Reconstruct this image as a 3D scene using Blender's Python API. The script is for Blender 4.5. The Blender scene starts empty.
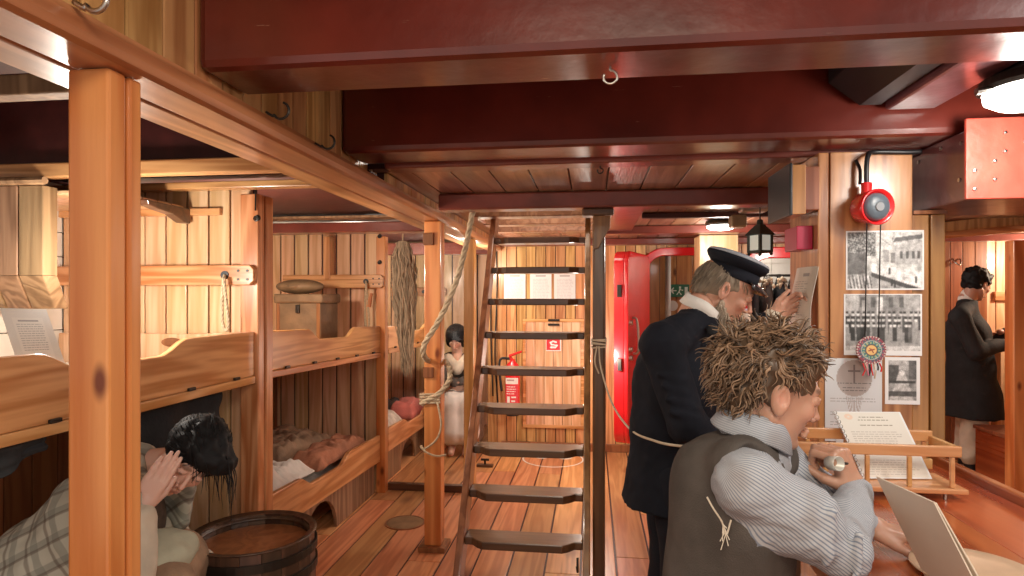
import bpy, bmesh, math, random
import numpy as np
from mathutils import Vector, Matrix, noise

# ---------------------------------------------------------------- camera, world, exposure, large lights
SC = bpy.context.scene
COL = SC.collection
TH = math.atan(80 / 620.0)
CT, ST = math.cos(TH), math.sin(TH)
EYE = 1.45
cam = bpy.data.objects.new('camera', bpy.data.cameras.new('camera'))
COL.objects.link(cam)
cam.location = (0, 0, EYE)
cam.rotation_euler = (math.pi / 2, 0, TH)
cam.data.lens = 620 / 1024 * 36
cam.data.sensor_width = 36
cam.data.shift_y = 9 / 1024
cam.data.clip_start = .05
SC.camera = cam
SC.view_settings.view_transform = 'Standard'
SC.view_settings.look = 'None'
SC.view_settings.exposure = 0.1
SC.view_settings.gamma = 1
SC.view_settings.use_curve_mapping = False
SC.cycles.use_denoising = True
SC.cycles.max_bounces = 8
SC.cycles.sample_clamp_indirect = 4
W = bpy.data.worlds.new('world'); SC.world = W; W.use_nodes = True
W.node_tree.nodes['Background'].inputs[0].default_value = (1, .9, .8, 1)
W.node_tree.nodes['Background'].inputs[1].default_value = .7

def light(name, kind, loc, power, color=(1, .84, .66), size=.3, rot=(0, 0, 0), sy=None):
    d = bpy.data.lights.new(name, kind); d.energy = power; d.color = color
    if kind == 'AREA':
        d.size = size
        if sy: d.shape = 'RECTANGLE'; d.size_y = sy
    else: d.shadow_soft_size = size
    o = bpy.data.objects.new(name, d); COL.objects.link(o); o.location = loc; o.rotation_euler = rot
    return o
light('aisle_fill', 'AREA', (.15, -.2, 2.28), 25, size=.9, sy=.5, rot=(.35, 0, 0))  # unseen fill added behind the camera for the beam faces and near post
light('aisle_side_fill', 'AREA', (1.7, .4, 2.25), 13, color=(1, .94, .88), size=.5, rot=(.2, .45, 0))  # second added fill, out of view over the right of the aisle
light('hatch_light', 'AREA', (-.32, 4.3, 2.36), 16, color=(1, .88, .74), size=.6, sy=1.0)
light('passage_fill', 'POINT', (-1.03, 5.2, 1.70), 20, color=(1, .88, .74), size=.04)  # added bulb with no fixture, kept hidden behind the reddish post
light('back_wall_fill', 'POINT', (.047, 5.0, .95), 18, color=(1, .90, .78), size=.035)  # added fill tucked behind the dark pillar to brighten the back wall
light('near_berth_light', 'POINT', (-1.82, 2.05, 1.52), 24, color=(1, .91, .80), size=.05)
light('second_berth_light', 'POINT', (-1.78, 2.95, 1.62), 34, color=(1, .84, .66), size=.05)
light('far_berth_light', 'POINT', (-2.0, 4.95, 1.7), 48, color=(1, .86, .68), size=.06)
light('clerk_cabin_fill', 'POINT', (3.9, 5.5, 1.8), 45, color=(1, .82, .62), size=.06)  # off-screen lamp added to brighten the cabin's pale boards
light('red_door_fill', 'POINT', (1.75, 5.0, 1.85), 14, color=(1, .92, .82), size=.06)  # added for glare on the red door, no such lamp in sight
light('galley_back_fill', 'POINT', (1.62, 6.3, 1.9), 9, color=(1, .92, .82), size=.06)  # no fixture here; added to brighten the white wall beyond the doorway

# ---------------------------------------------------------------- pixel helpers (photo pixel -> place in the ship)
def P(px, py, zc):
    u = (px - 512) / 620
    return Vector((CT * u * zc - ST * zc, ST * u * zc + CT * zc, EYE + (297 - py) / 620 * zc))
def PY(px, py, Y):
    u = (px - 512) / 620
    return P(px, py, Y / (CT + ST * u))
def PX(px, py, X):
    u = (px - 512) / 620
    return P(px, py, X / (CT * u - ST))
CR = Vector((CT, ST, 0)); CF = Vector((-ST, CT, 0)); UP = Vector((0, 0, 1))

# ---------------------------------------------------------------- object helpers
ORG = {}
def tag(o, label=None, cat=None, group=None, kind=None):
    if label: o['label'] = label
    if cat: o['category'] = cat
    if group: o['group'] = group
    if kind: o['kind'] = kind
    return o
def thing(name, label, cat, loc=(0, 0, 0), group=None):
    o = bpy.data.objects.new(name, None); COL.objects.link(o)
    o.empty_display_size = .05
    o.location = loc; ORG[o.name] = Vector(loc)
    return tag(o, label, cat, group)

class MB:
    def __init__(s): s.v = []; s.f = []; s.c = None
    def add(s, vs, fs):
        b = len(s.v); s.v += [Vector(v) for v in vs]; s.f += [tuple(i + b for i in f) for f in fs]; return s
    def box(s, x0, x1, y0, y1, z0, z1):
        return s.add([(x0, y0, z0), (x1, y0, z0), (x1, y1, z0), (x0, y1, z0), (x0, y0, z1), (x1, y0, z1), (x1, y1, z1), (x0, y1, z1)],
                     [(0, 3, 2, 1), (4, 5, 6, 7), (0, 1, 5, 4), (1, 2, 6, 5), (2, 3, 7, 6), (3, 0, 4, 7)])
    def obox(s, c, ax, ay, az):
        c = Vector(c); q = []
        for k in (-1, 1):
            for i, j in ((-1, -1), (1, -1), (1, 1), (-1, 1)): q.append(c + ax * i + ay * j + az * k)
        return s.add(q, [(0, 3, 2, 1), (4, 5, 6, 7), (0, 1, 5, 4), (1, 2, 6, 5), (2, 3, 7, 6), (3, 0, 4, 7)])
    def bar(s, a, b, w, h, up=UP):
        a = Vector(a); b = Vector(b); d = (b - a)
        r = d.cross(up).normalized(); q = r.cross(d).normalized()
        return s.obox((a + b) / 2, r * w / 2, d / 2, q * h / 2)
    def prism(s, poly, axis, t0, t1):
        n = len(poly); m = {'x': lambda a, b, t: (t, a, b), 'y': lambda a, b, t: (a, t, b), 'z': lambda a, b, t: (a, b, t)}[axis]
        vs = [m(a, b, t0) for a, b in poly] + [m(a, b, t1) for a, b in poly]
        return s.add(vs, [tuple(range(n)), tuple(range(2 * n - 1, n - 1, -1))] + [(i, i + n, (i + 1) % n + n, (i + 1) % n) for i in range(n)])
    def tube(s, pts, r, n=8, caps=True):
        pts = [Vector(p) for p in pts]; m = len(pts)
        R = r if isinstance(r, (list, tuple)) else [r] * m
        t = (pts[1] - pts[0]).normalized(); nr = t.orthogonal().normalized(); vs = []; fs = []
        for i, p in enumerate(pts):
            t = (pts[min(i + 1, m - 1)] - pts[max(i - 1, 0)]).normalized()
            nr = (nr - t * nr.dot(t)).normalized(); b = t.cross(nr)
            for k in range(n):
                a = 2 * math.pi * k / n; vs.append(p + (nr * math.cos(a) + b * math.sin(a)) * R[i])
        for i in range(m - 1):
            for k in range(n):
                k2 = (k + 1) % n; fs.append((i * n + k, i * n + k2, (i + 1) * n + k2, (i + 1) * n + k))
        if caps: fs += [tuple(range(n - 1, -1, -1)), tuple((m - 1) * n + k for k in range(n))]
        return s.add(vs, fs)
    def lathe(s, prof, o=(0, 0, 0), ax=UP, n=24, closed=False):
        o = Vector(o); ax = Vector(ax).normalized(); e1 = ax.orthogonal().normalized(); e2 = ax.cross(e1); vs = []; fs = []
        for r, h in prof:
            for k in range(n):
                a = 2 * math.pi * k / n; vs.append(o + ax * h + (e1 * math.cos(a) + e2 * math.sin(a)) * max(r, 1e-4))
        m = len(prof)
        for i in range(m - 1 + (1 if closed else 0)):
            j = (i + 1) % m
            for k in range(n):
                k2 = (k + 1) % n; fs.append((i * n + k, i * n + k2, j * n + k2, j * n + k))
        if not closed: fs += [tuple(range(n - 1, -1, -1)), tuple((m - 1) * n + k for k in range(n))]
        return s.add(vs, fs)
    def ell(s, c, r, n=16, m=10, R=None):
        c = Vector(c); vs = []; fs = []
        for i in range(m + 1):
            t = math.pi * i / m
            for k in range(n):
                a = 2 * math.pi * k / n
                v = Vector((r[0] * math.sin(t) * math.cos(a), r[1] * math.sin(t) * math.sin(a), r[2] * math.cos(t)))
                if R is not None: v = R @ v
                vs.append(c + v)
        for i in range(m):
            for k in range(n):
                k2 = (k + 1) % n; fs.append((i * n + k, (i + 1) * n + k, (i + 1) * n + k2, i * n + k2))
        return s.add(vs, fs)
    def build(s, name, mat, parent=None, bevel=0, smooth=False, sub=0, auto=False):
        vs = np.array([tuple(v) for v in s.v]); lo = vs.min(0); hi = vs.max(0)
        org = Vector(((lo[0] + hi[0]) / 2, (lo[1] + hi[1]) / 2, lo[2]))
        me = bpy.data.meshes.new(name)
        me.from_pydata([tuple(v - org) for v in s.v], [], s.f); me.update()
        if smooth: me.polygons.foreach_set('use_smooth', [True] * len(me.polygons))
        o = bpy.data.objects.new(name, me); COL.objects.link(o)
        me.materials.append(mat); ORG[o.name] = org
        if parent is not None: o.parent = parent; o.location = org - ORG[parent.name]
        else: o.location = org
        if bevel:
            b = o.modifiers.new('bevel', 'BEVEL'); b.width = bevel; b.segments = 2; b.limit_method = 'ANGLE'; b.angle_limit = .7
            b.harden_normals = False
        if sub:
            b = o.modifiers.new('sub', 'SUBSURF'); b.levels = b.render_levels = sub
        return o
def S(name, mb, mat, **k):
    return tag(mb.build(name, mat, **k), kind='structure')
def curve(pts, n=10):
    pts = [Vector(p) for p in pts]; q = [pts[0] * 2 - pts[1]] + pts + [pts[-1] * 2 - pts[-2]]; out = []
    for i in range(1, len(q) - 2):
        for k in range(n):
            t = k / n; a, b, c, d = q[i - 1], q[i], q[i + 1], q[i + 2]
            out.append(.5 * ((2 * b) + (c - a) * t + (2 * a - 5 * b + 4 * c - d) * t * t + (3 * b - a - 3 * c + d) * t ** 3))
    out.append(pts[-1]); return out
def rope_mb(pts, r, pitch=.03, strands=3):
    m = MB(); c = [Vector(p) for p in pts]; L = 0; acc = [0]
    for i in range(1, len(c)): L += (c[i] - c[i - 1]).length; acc.append(L)
    for sdx in range(strands):
        out = []; nr = (c[1] - c[0]).orthogonal().normalized()
        for i, p in enumerate(c):
            t = (c[min(i + 1, len(c) - 1)] - c[max(i - 1, 0)]).normalized(); nr = (nr - t * nr.dot(t)).normalized(); b = t.cross(nr)
            a = acc[i] / pitch * 2 * math.pi / strands + sdx * 2 * math.pi / strands
            out.append(p + (nr * math.cos(a) + b * math.sin(a)) * r * .5)
        m.tube(out, r * .55, 6)
    return m
def resample(pts, d):
    pts = [Vector(p) for p in pts]; out = [pts[0]]
    for a, b in zip(pts, pts[1:]):
        L = (b - a).length; k = max(1, int(L / d))
        for i in range(1, k + 1): out.append(a.lerp(b, i / k))
    return out

# ---------------------------------------------------------------- materials
def newmat(name):
    m = bpy.data.materials.new(name); m.use_nodes = True
    nt = m.node_tree; return m, nt, nt.nodes['Principled BSDF']
def nd(nt, t, **k):
    n = nt.nodes.new(t)
    for a, b in k.items(): setattr(n, a, b)
    return n
def plain(name, col, rough=.5, metal=0, coat=0, emit=0, noise_amt=.12, nscale=12, bump=0, bscale=60, sheen=0, island=0, spec=None, chips=None):
    m, nt, b = newmat(name)
    b.inputs['Roughness'].default_value = rough; b.inputs['Metallic'].default_value = metal
    b.inputs['Coat Weight'].default_value = coat; b.inputs['Coat Roughness'].default_value = .15
    if sheen: b.inputs['Sheen Weight'].default_value = sheen
    if spec is not None: b.inputs['Specular IOR Level'].default_value = spec
    tc = nd(nt, 'ShaderNodeTexCoord'); no = nd(nt, 'ShaderNodeTexNoise'); no.inputs['Scale'].default_value = nscale; no.inputs['Detail'].default_value = 5
    nt.links.new(tc.outputs['Object'], no.inputs['Vector'])
    mr = nd(nt, 'ShaderNodeMapRange'); mr.inputs[1].default_value = .3; mr.inputs[2].default_value = .7
    mr.inputs[3].default_value = 1 - noise_amt; mr.inputs[4].default_value = 1 + noise_amt
    nt.links.new(no.outputs[0], mr.inputs[0])
    hs = nd(nt, 'ShaderNodeHueSaturation'); hs.inputs['Color'].default_value = (*col, 1)
    if island:
        ge = nd(nt, 'ShaderNodeNewGeometry'); m2 = nd(nt, 'ShaderNodeMapRange'); m2.inputs[3].default_value = 1 - island; m2.inputs[4].default_value = 1 + island
        nt.links.new(ge.outputs['Random Per Island'], m2.inputs[0]); mu = nd(nt, 'ShaderNodeMath', operation='MULTIPLY')
        nt.links.new(mr.outputs[0], mu.inputs[0]); nt.links.new(m2.outputs[0], mu.inputs[1]); nt.links.new(mu.outputs[0], hs.inputs['Value'])
    else: nt.links.new(mr.outputs[0], hs.inputs['Value'])
    if chips:
        mp = nd(nt, 'ShaderNodeMapping'); mp.inputs['Scale'].default_value = (.9, 14, 14); nt.links.new(tc.outputs['Object'], mp.inputs[0])
        nc = nd(nt, 'ShaderNodeTexNoise'); nc.inputs['Scale'].default_value = 5; nc.inputs['Detail'].default_value = 6; nc.inputs['Roughness'].default_value = .65; nt.links.new(mp.outputs[0], nc.inputs['Vector'])
        ch = nd(nt, 'ShaderNodeMapRange'); ch.inputs[1].default_value = .69; ch.inputs[2].default_value = .72; nt.links.new(nc.outputs[0], ch.inputs[0])
        mc = nd(nt, 'ShaderNodeMix', data_type='RGBA'); mc.inputs[7].default_value = (*chips, 1); nt.links.new(ch.outputs[0], mc.inputs[0]); nt.links.new(hs.outputs[0], mc.inputs[6]); nt.links.new(mc.outputs[2], b.inputs['Base Color'])
    else: nt.links.new(hs.outputs[0], b.inputs['Base Color'])
    if emit:
        b.inputs['Emission Color'].default_value = (*col, 1); b.inputs['Emission Strength'].default_value = emit
    if bump:
        n2 = nd(nt, 'ShaderNodeTexNoise'); n2.inputs['Scale'].default_value = bscale; n2.inputs['Detail'].default_value = 4
        nt.links.new(tc.outputs['Object'], n2.inputs['Vector'])
        bp = nd(nt, 'ShaderNodeBump'); bp.inputs['Strength'].default_value = bump; bp.inputs['Distance'].default_value = .01
        nt.links.new(n2.outputs[0], bp.inputs['Height']); nt.links.new(bp.outputs[0], b.inputs['Normal'])
    return m
def wood(name, c1, c2, axis, rough=.32, coat=.25, knots=0, var=.16, gs=13, bump=.12, huev=.012, cr=.12):
    m, nt, b = newmat(name)
    tc = nd(nt, 'ShaderNodeTexCoord'); oi = nd(nt, 'ShaderNodeObjectInfo'); ge = nd(nt, 'ShaderNodeNewGeometry')
    mp = nd(nt, 'ShaderNodeMapping'); mp.inputs['Scale'].default_value = {'x': (.07, 1, 1), 'y': (1, .07, 1), 'z': (1, 1, .07)}[axis]
    nt.links.new(tc.outputs['Object'], mp.inputs[0])
    w = nd(nt, 'ShaderNodeMath', operation='MULTIPLY_ADD'); w.inputs[1].default_value = 31
    nt.links.new(ge.outputs['Random Per Island'], w.inputs[0]); nt.links.new(oi.outputs['Random'], w.inputs[2])
    n1 = nd(nt, 'ShaderNodeTexNoise', noise_dimensions='4D'); n1.inputs['Scale'].default_value = gs * .55; n1.inputs['Detail'].default_value = 3
    n1.inputs['Distortion'].default_value = .4
    nt.links.new(mp.outputs[0], n1.inputs['Vector']); nt.links.new(w.outputs[0], n1.inputs['W'])
    # growth rings: bands of the noise field
    mu = nd(nt, 'ShaderNodeMath', operation='MULTIPLY'); mu.inputs[1].default_value = 48; nt.links.new(n1.outputs[0], mu.inputs[0])
    si = nd(nt, 'ShaderNodeMath', operation='SINE'); nt.links.new(mu.outputs[0], si.inputs[0])
    mr = nd(nt, 'ShaderNodeMapRange'); mr.inputs[1].default_value = -1; mr.inputs[2].default_value = 1; nt.links.new(si.outputs[0], mr.inputs[0])
    n2 = nd(nt, 'ShaderNodeTexNoise', noise_dimensions='4D'); n2.inputs['Scale'].default_value = gs * 7; n2.inputs['Detail'].default_value = 4
    nt.links.new(mp.outputs[0], n2.inputs['Vector']); nt.links.new(w.outputs[0], n2.inputs['W'])
    mx = nd(nt, 'ShaderNodeMix', data_type='FLOAT'); mx.inputs[0].default_value = .42
    nt.links.new(mr.outputs[0], mx.inputs[2]); nt.links.new(n2.outputs[0], mx.inputs[3])
    rp = nd(nt, 'ShaderNodeValToRGB'); rp.color_ramp.elements[0].position = .15; rp.color_ramp.elements[1].position = .85
    rp.color_ramp.elements[0].color = (*c2, 1); rp.color_ramp.elements[1].color = (*c1, 1)
    nt.links.new(mx.outputs[0], rp.inputs[0]); col = rp.outputs[0]
    if knots:
        m3 = nd(nt, 'ShaderNodeMapping'); m3.inputs['Scale'].default_value = {'x': (.45, 1, 1), 'y': (1, .45, 1), 'z': (1, 1, .45)}[axis]
        nt.links.new(tc.outputs['Object'], m3.inputs[0])
        vo = nd(nt, 'ShaderNodeTexVoronoi', voronoi_dimensions='3D'); vo.inputs['Scale'].default_value = knots
        va = nd(nt, 'ShaderNodeVectorMath', operation='ADD'); nt.links.new(m3.outputs[0], va.inputs[0]); nt.links.new(w.outputs[0], va.inputs[1]); nt.links.new(va.outputs[0], vo.inputs['Vector'])
        k = nd(nt, 'ShaderNodeMapRange', interpolation_type='SMOOTHSTEP'); k.inputs[1].default_value = .04; k.inputs[2].default_value = .15
        k.inputs[3].default_value = 1; k.inputs[4].default_value = 0; nt.links.new(vo.outputs['Distance'], k.inputs[0])
        mk = nd(nt, 'ShaderNodeMix', data_type='RGBA'); mk.inputs[7].default_value = (c2[0] * .35, c2[1] * .25, c2[2] * .2, 1)
        nt.links.new(k.outputs[0], mk.inputs[0]); nt.links.new(col, mk.inputs[6]); col = mk.outputs[2]
    hs = nd(nt, 'ShaderNodeHueSaturation'); nt.links.new(col, hs.inputs['Color'])
    v = nd(nt, 'ShaderNodeMapRange'); v.inputs[3].default_value = 1 - var; v.inputs[4].default_value = 1 + var
    nt.links.new(ge.outputs['Random Per Island'], v.inputs[0]); nt.links.new(v.outputs[0], hs.inputs['Value'])
    wn = nd(nt, 'ShaderNodeTexWhiteNoise', noise_dimensions='1D'); nt.links.new(w.outputs[0], wn.inputs['W'])
    hv = nd(nt, 'ShaderNodeMapRange'); hv.inputs[3].default_value = .5 - huev; hv.inputs[4].default_value = .5 + huev
    nt.links.new(wn.outputs[0], hv.inputs[0]); nt.links.new(hv.outputs[0], hs.inputs['Hue'])
    nt.links.new(hs.outputs[0], b.inputs['Base Color'])
    rr = nd(nt, 'ShaderNodeMapRange'); rr.inputs[3].default_value = rough + .12; rr.inputs[4].default_value = rough - .08
    nt.links.new(n1.outputs[0], rr.inputs[0]); nt.links.new(rr.outputs[0], b.inputs['Roughness'])
    b.inputs['Coat Weight'].default_value = coat; b.inputs['Coat Roughness'].default_value = cr
    bp = nd(nt, 'ShaderNodeBump'); bp.inputs['Strength'].default_value = bump; bp.inputs['Distance'].default_value = .004
    nt.links.new(n2.outputs[0], bp.inputs['Height']); nt.links.new(bp.outputs[0], b.inputs['Normal'])
    return m
PINE = ((.80, .41, .18), (.50, .19, .055))
HONEY = ((.68, .37, .15), (.40, .17, .055))
M = {}
for a in 'xyz':
    M['pine_' + a] = wood('pine_' + a, *PINE, a, knots=1.6)
    M['honey_' + a] = wood('honey_' + a, *HONEY, a)
M['post'] = wood('post_pine', (.86, .37, .115), (.58, .17, .035), 'z', knots=7, gs=7, coat=.4, bump=.3)
M['rail'] = wood('rail_pine', (.62, .28, .12), (.34, .12, .04), 'y', gs=8, knots=1.5, coat=.45, rough=.3, cr=.2)
M['pale_z'] = wood('pale_pine', (.86, .56, .34), (.67, .375, .185), 'z', knots=1.8, coat=.15, rough=.4, var=.1)
M['wall_z'] = wood('wall_board', (.70, .40, .17), (.44, .20, .065), 'z', coat=.3, var=.22)
M['brown_z'] = wood('brown_board', (.34, .13, .05), (.22, .075, .028), 'z', coat=.2)
M['floor'] = wood('deck_board', (.74, .35, .155), (.52, .205, .078), 'y', knots=2.2, coat=.3, rough=.34, var=.26, cr=.25)
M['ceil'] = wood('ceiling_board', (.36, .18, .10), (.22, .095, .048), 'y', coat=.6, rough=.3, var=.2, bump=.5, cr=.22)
M['dark_x'] = wood('dark_tread', (.13, .058, .03), (.075, .032, .017), 'x', coat=.5, rough=.3, cr=.2)
M['dark_z'] = wood('dark_post', (.15, .065, .03), (.09, .038, .018), 'z', coat=.5, rough=.3, cr=.2)
M['stringer'] = wood('stringer_wood', (.36, .16, .065), (.22, .09, .035), 'z', coat=.4, rough=.35)
M['table'] = wood('table_mahogany', (.54, .145, .04), (.30, .055, .014), 'y', coat=.7, rough=.25, gs=7, cr=.12)
M['oak_z'] = wood('column_oak', (.60, .30, .11), (.30, .115, .033), 'z', coat=.55, rough=.3, gs=11, cr=.16)
M['rack'] = wood('rack_beech', (.80, .45, .20), (.68, .33, .12), 'x', coat=.3, var=.08)
M['grey_z'] = wood('weathered_board', (.40, .24, .13), (.20, .105, .05), 'z', coat=.1, rough=.6, gs=10, knots=2, bump=.4)
M['knot_z'] = wood('knotty_pine', (.62, .29, .10), (.42, .16, .05), 'z', knots=5, gs=10)
M['barrel'] = wood('barrel_stave', (.10, .05, .032), (.045, .022, .014), 'z', coat=.4, rough=.35)
M['red'] = plain('oxblood_paint', (.125, .017, .010), rough=.32, coat=.5, noise_amt=.3, nscale=5, bump=.3, bscale=9, chips=(.45, .26, .18))
M['redb'] = plain('beam_edge_paint', (.17, .036, .024), rough=.3, coat=.5, noise_amt=.25, nscale=7, bump=.25, bscale=14)
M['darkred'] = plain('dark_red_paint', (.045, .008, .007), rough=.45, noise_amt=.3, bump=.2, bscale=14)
M['purple'] = plain('plum_paint', (.16, .058, .064), rough=.32, coat=.4, noise_amt=.2, bump=.35, bscale=11)
M['signalred'] = plain('signal_red_paint', (.72, .015, .02), rough=.25, coat=.6, noise_amt=.05)
M['platered'] = plain('plate_red_paint', (.68, .09, .06), rough=.4, coat=.3, noise_amt=.14, bump=.3, bscale=25)
M['white'] = plain('white_paint', (.80, .76, .68), rough=.5, noise_amt=.06)
M['black'] = plain('black_plastic', (.014, .014, .016), rough=.4, noise_amt=.1)
M['iron'] = plain('dark_iron', (.05, .045, .04), rough=.4, metal=.8, noise_amt=.2)
M['steel'] = plain('steel', (.5, .48, .45), rough=.3, metal=1, noise_amt=.1)
M['bronze'] = plain('bronze_plate', (.30, .22, .13), rough=.45, metal=.6, noise_amt=.25)
M['magenta'] = plain('crimson_box', (.42, .006, .05), rough=.4, noise_amt=.05)
M['rope'] = plain('hemp_rope', (.58, .45, .30), rough=.85, noise_amt=.2, nscale=60)
M['cord'] = plain('pale_cord', (.62, .50, .36), rough=.8, noise_amt=.1)
M['navy'] = plain('navy_wool', (.0085, .010, .0165), rough=.85, noise_amt=.25, bump=.25, bscale=500, spec=.25)
M['blackcloth'] = plain('black_cloth', (.014, .015, .018), rough=.85, noise_amt=.3, bump=.3, bscale=60)
M['greycloth'] = plain('charcoal_cloth', (.03, .033, .037), rough=.8, noise_amt=.3, bump=.3, bscale=60)
M['vest'] = plain('vest_wool', (.10, .087, .078), rough=.85, noise_amt=.28, nscale=9, bump=.3, bscale=350, spec=.2)
M['linen'] = plain('cream_linen', (.66, .58, .46), rough=.85, noise_amt=.12, bump=.3, bscale=40)
M['whitecloth'] = plain('white_cloth', (.78, .75, .70), rough=.85, noise_amt=.06, bump=.2, bscale=40)
M['brownblanket'] = plain('brown_blanket', (.34, .22, .14), rough=.9, noise_amt=.35, nscale=9, bump=.6, bscale=30)
M['redblanket'] = plain('rust_blanket', (.38, .16, .09), rough=.9, noise_amt=.3, nscale=9, bump=.6, bscale=30)
M['ticking'] = plain('striped_sheet', (.60, .55, .48), rough=.9, noise_amt=.2, nscale=20, bump=.6, bscale=25)
M['straw'] = plain('tow_fibre', (.46, .36, .25), rough=.8, noise_amt=.2, island=.4)
M['hairbrown'] = plain('brown_hair', (.215, .135, .083), rough=.38, noise_amt=.3, nscale=30, island=.75)
M['hairgrey'] = plain('grey_hair', (.20, .155, .11), rough=.6, noise_amt=.2, nscale=30, island=.4)
M['beard'] = plain('grey_beard', (.34, .27, .20), rough=.65, noise_amt=.2, nscale=30, island=.4)
M['hairblack'] = plain('black_hair', (.008, .008, .009), spec=.2, rough=.6, noise_amt=.3, nscale=30, island=.4)
M['skin'] = None
M['glow'] = plain('lit_glass', (1, .95, .86), rough=.3, emit=9, noise_amt=0)
M['lantglass'] = plain('lantern_glass', (.62, .64, .55), rough=.3, emit=.4, noise_amt=.03)
M['card'] = plain('parchment_card', (.78, .67, .54), rough=.6, noise_amt=.07, nscale=6)
M['plate'] = plain('wooden_plate', (.72, .50, .33), rough=.4, noise_amt=.12, coat=.2)
M['leather'] = plain('trunk_leather', (.20, .125, .065), rough=.6, noise_amt=.3, nscale=9, bump=.4, bscale=40)
M['green'] = plain('dark_green_paint', (.02, .035, .03), rough=.4)
M['yellow'] = plain('yellow_wax', (.85, .62, .2), rough=.4)
def glassmat():
    m, nt, b = newmat('partition_glass')
    b.inputs['Base Color'].default_value = (1, 1, 1, 1); b.inputs['Roughness'].default_value = .02
    b.inputs['Transmission Weight'].default_value = 1; b.inputs['IOR'].default_value = 1.45
    return m
M['glass'] = glassmat()
def attrmat(name, rough=.6, coat=0, sss=0, attr='col', bump=0, bscale=200):
    m, nt, b = newmat(name); a = nd(nt, 'ShaderNodeAttribute'); a.attribute_name = attr
    nt.links.new(a.outputs['Color'], b.inputs['Base Color']); b.inputs['Roughness'].default_value = rough
    b.inputs['Coat Weight'].default_value = coat; b.inputs['Coat Roughness'].default_value = .1
    if sss:
        b.inputs['Subsurface Weight'].default_value = sss; b.inputs['Subsurface Radius'].default_value = (.01, .004, .002); b.inputs['Subsurface Scale'].default_value = .5
    if bump:
        n2 = nd(nt, 'ShaderNodeTexNoise'); n2.inputs['Scale'].default_value = bscale
        tc = nd(nt, 'ShaderNodeTexCoord'); nt.links.new(tc.outputs['Object'], n2.inputs['Vector'])
        bp = nd(nt, 'ShaderNodeBump'); bp.inputs['Strength'].default_value = bump; bp.inputs['Distance'].default_value = .002
        nt.links.new(n2.outputs[0], bp.inputs['Height']); nt.links.new(bp.outputs[0], b.inputs['Normal'])
    return m
M['print'] = attrmat('printed_paper', .45, .25)
M['skin'] = attrmat('painted_skin', .42, 0, .15, bump=.15)
def stripemat(name, c1, c2, lo=.15, attr='stripe'):
    m, nt, b = newmat(name); a = nd(nt, 'ShaderNodeAttribute'); a.attribute_name = attr
    si = nd(nt, 'ShaderNodeMath', operation='SINE'); nt.links.new(a.outputs['Fac'], si.inputs[0])
    mr = nd(nt, 'ShaderNodeMapRange', interpolation_type='SMOOTHSTEP'); mr.inputs[1].default_value = lo; mr.inputs[2].default_value = lo + .5
    nt.links.new(si.outputs[0], mr.inputs[0])
    mx = nd(nt, 'ShaderNodeMix', data_type='RGBA'); mx.inputs[6].default_value = (*c1, 1); mx.inputs[7].default_value = (*c2, 1)
    nt.links.new(mr.outputs[0], mx.inputs[0])
    no = nd(nt, 'ShaderNodeTexNoise'); no.inputs['Scale'].default_value = 9; tc = nd(nt, 'ShaderNodeTexCoord'); nt.links.new(tc.outputs['Object'], no.inputs['Vector'])
    m2 = nd(nt, 'ShaderNodeMapRange', interpolation_type='SMOOTHSTEP'); m2.inputs[1].default_value = .52; m2.inputs[2].default_value = .72; nt.links.new(no.outputs[0], m2.inputs[0])
    m2.inputs[4].default_value = .45
    mx2 = nd(nt, 'ShaderNodeMix', data_type='RGBA'); mx2.inputs[7].default_value = (.22, .16, .12, 1)
    nt.links.new(m2.outputs[0], mx2.inputs[0]); nt.links.new(mx.outputs[2], mx2.inputs[6])
    nt.links.new(mx2.outputs[2], b.inputs['Base Color']); b.inputs['Roughness'].default_value = .85
    return m
M['shirt'] = stripemat('striped_shirting', (.50, .52, .55), (.21, .25, .32))
def plaidmat(name, base, c1, c2, s=38):
    m, nt, b = newmat(name); tc = nd(nt, 'ShaderNodeTexCoord'); mp = nd(nt, 'ShaderNodeMapping'); mp.inputs['Rotation'].default_value = (.3, .5, .4)
    nt.links.new(tc.outputs['Object'], mp.inputs[0]); sx = nd(nt, 'ShaderNodeSeparateXYZ'); nt.links.new(mp.outputs[0], sx.inputs[0]); col = None
    prev = nd(nt, 'ShaderNodeRGB'); prev.outputs[0].default_value = (*base, 1); col = prev.outputs[0]
    for ax, c, ph, th in ((0, c1, 0, .55), (2, c1, .5, .55), (0, c2, 2.2, .86), (2, c2, 1.5, .86)):
        mu = nd(nt, 'ShaderNodeMath', operation='MULTIPLY_ADD'); mu.inputs[1].default_value = s * 2.6; mu.inputs[2].default_value = ph; nt.links.new(sx.outputs[ax], mu.inputs[0])
        si = nd(nt, 'ShaderNodeMath', operation='SINE'); nt.links.new(mu.outputs[0], si.inputs[0])
        mr = nd(nt, 'ShaderNodeMapRange'); mr.inputs[1].default_value = th; mr.inputs[2].default_value = th + .12; mr.inputs[4].default_value = .55; nt.links.new(si.outputs[0], mr.inputs[0])
        mx = nd(nt, 'ShaderNodeMix', data_type='RGBA'); mx.inputs[7].default_value = (*c, 1); nt.links.new(mr.outputs[0], mx.inputs[0]); nt.links.new(col, mx.inputs[6]); col = mx.outputs[2]
    nt.links.new(col, b.inputs['Base Color']); b.inputs['Roughness'].default_value = .9
    return m
M['plaid'] = plaidmat('plaid_wool', (.52, .52, .44), (.22, .23, .20), (.10, .06, .045), 34)

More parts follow.
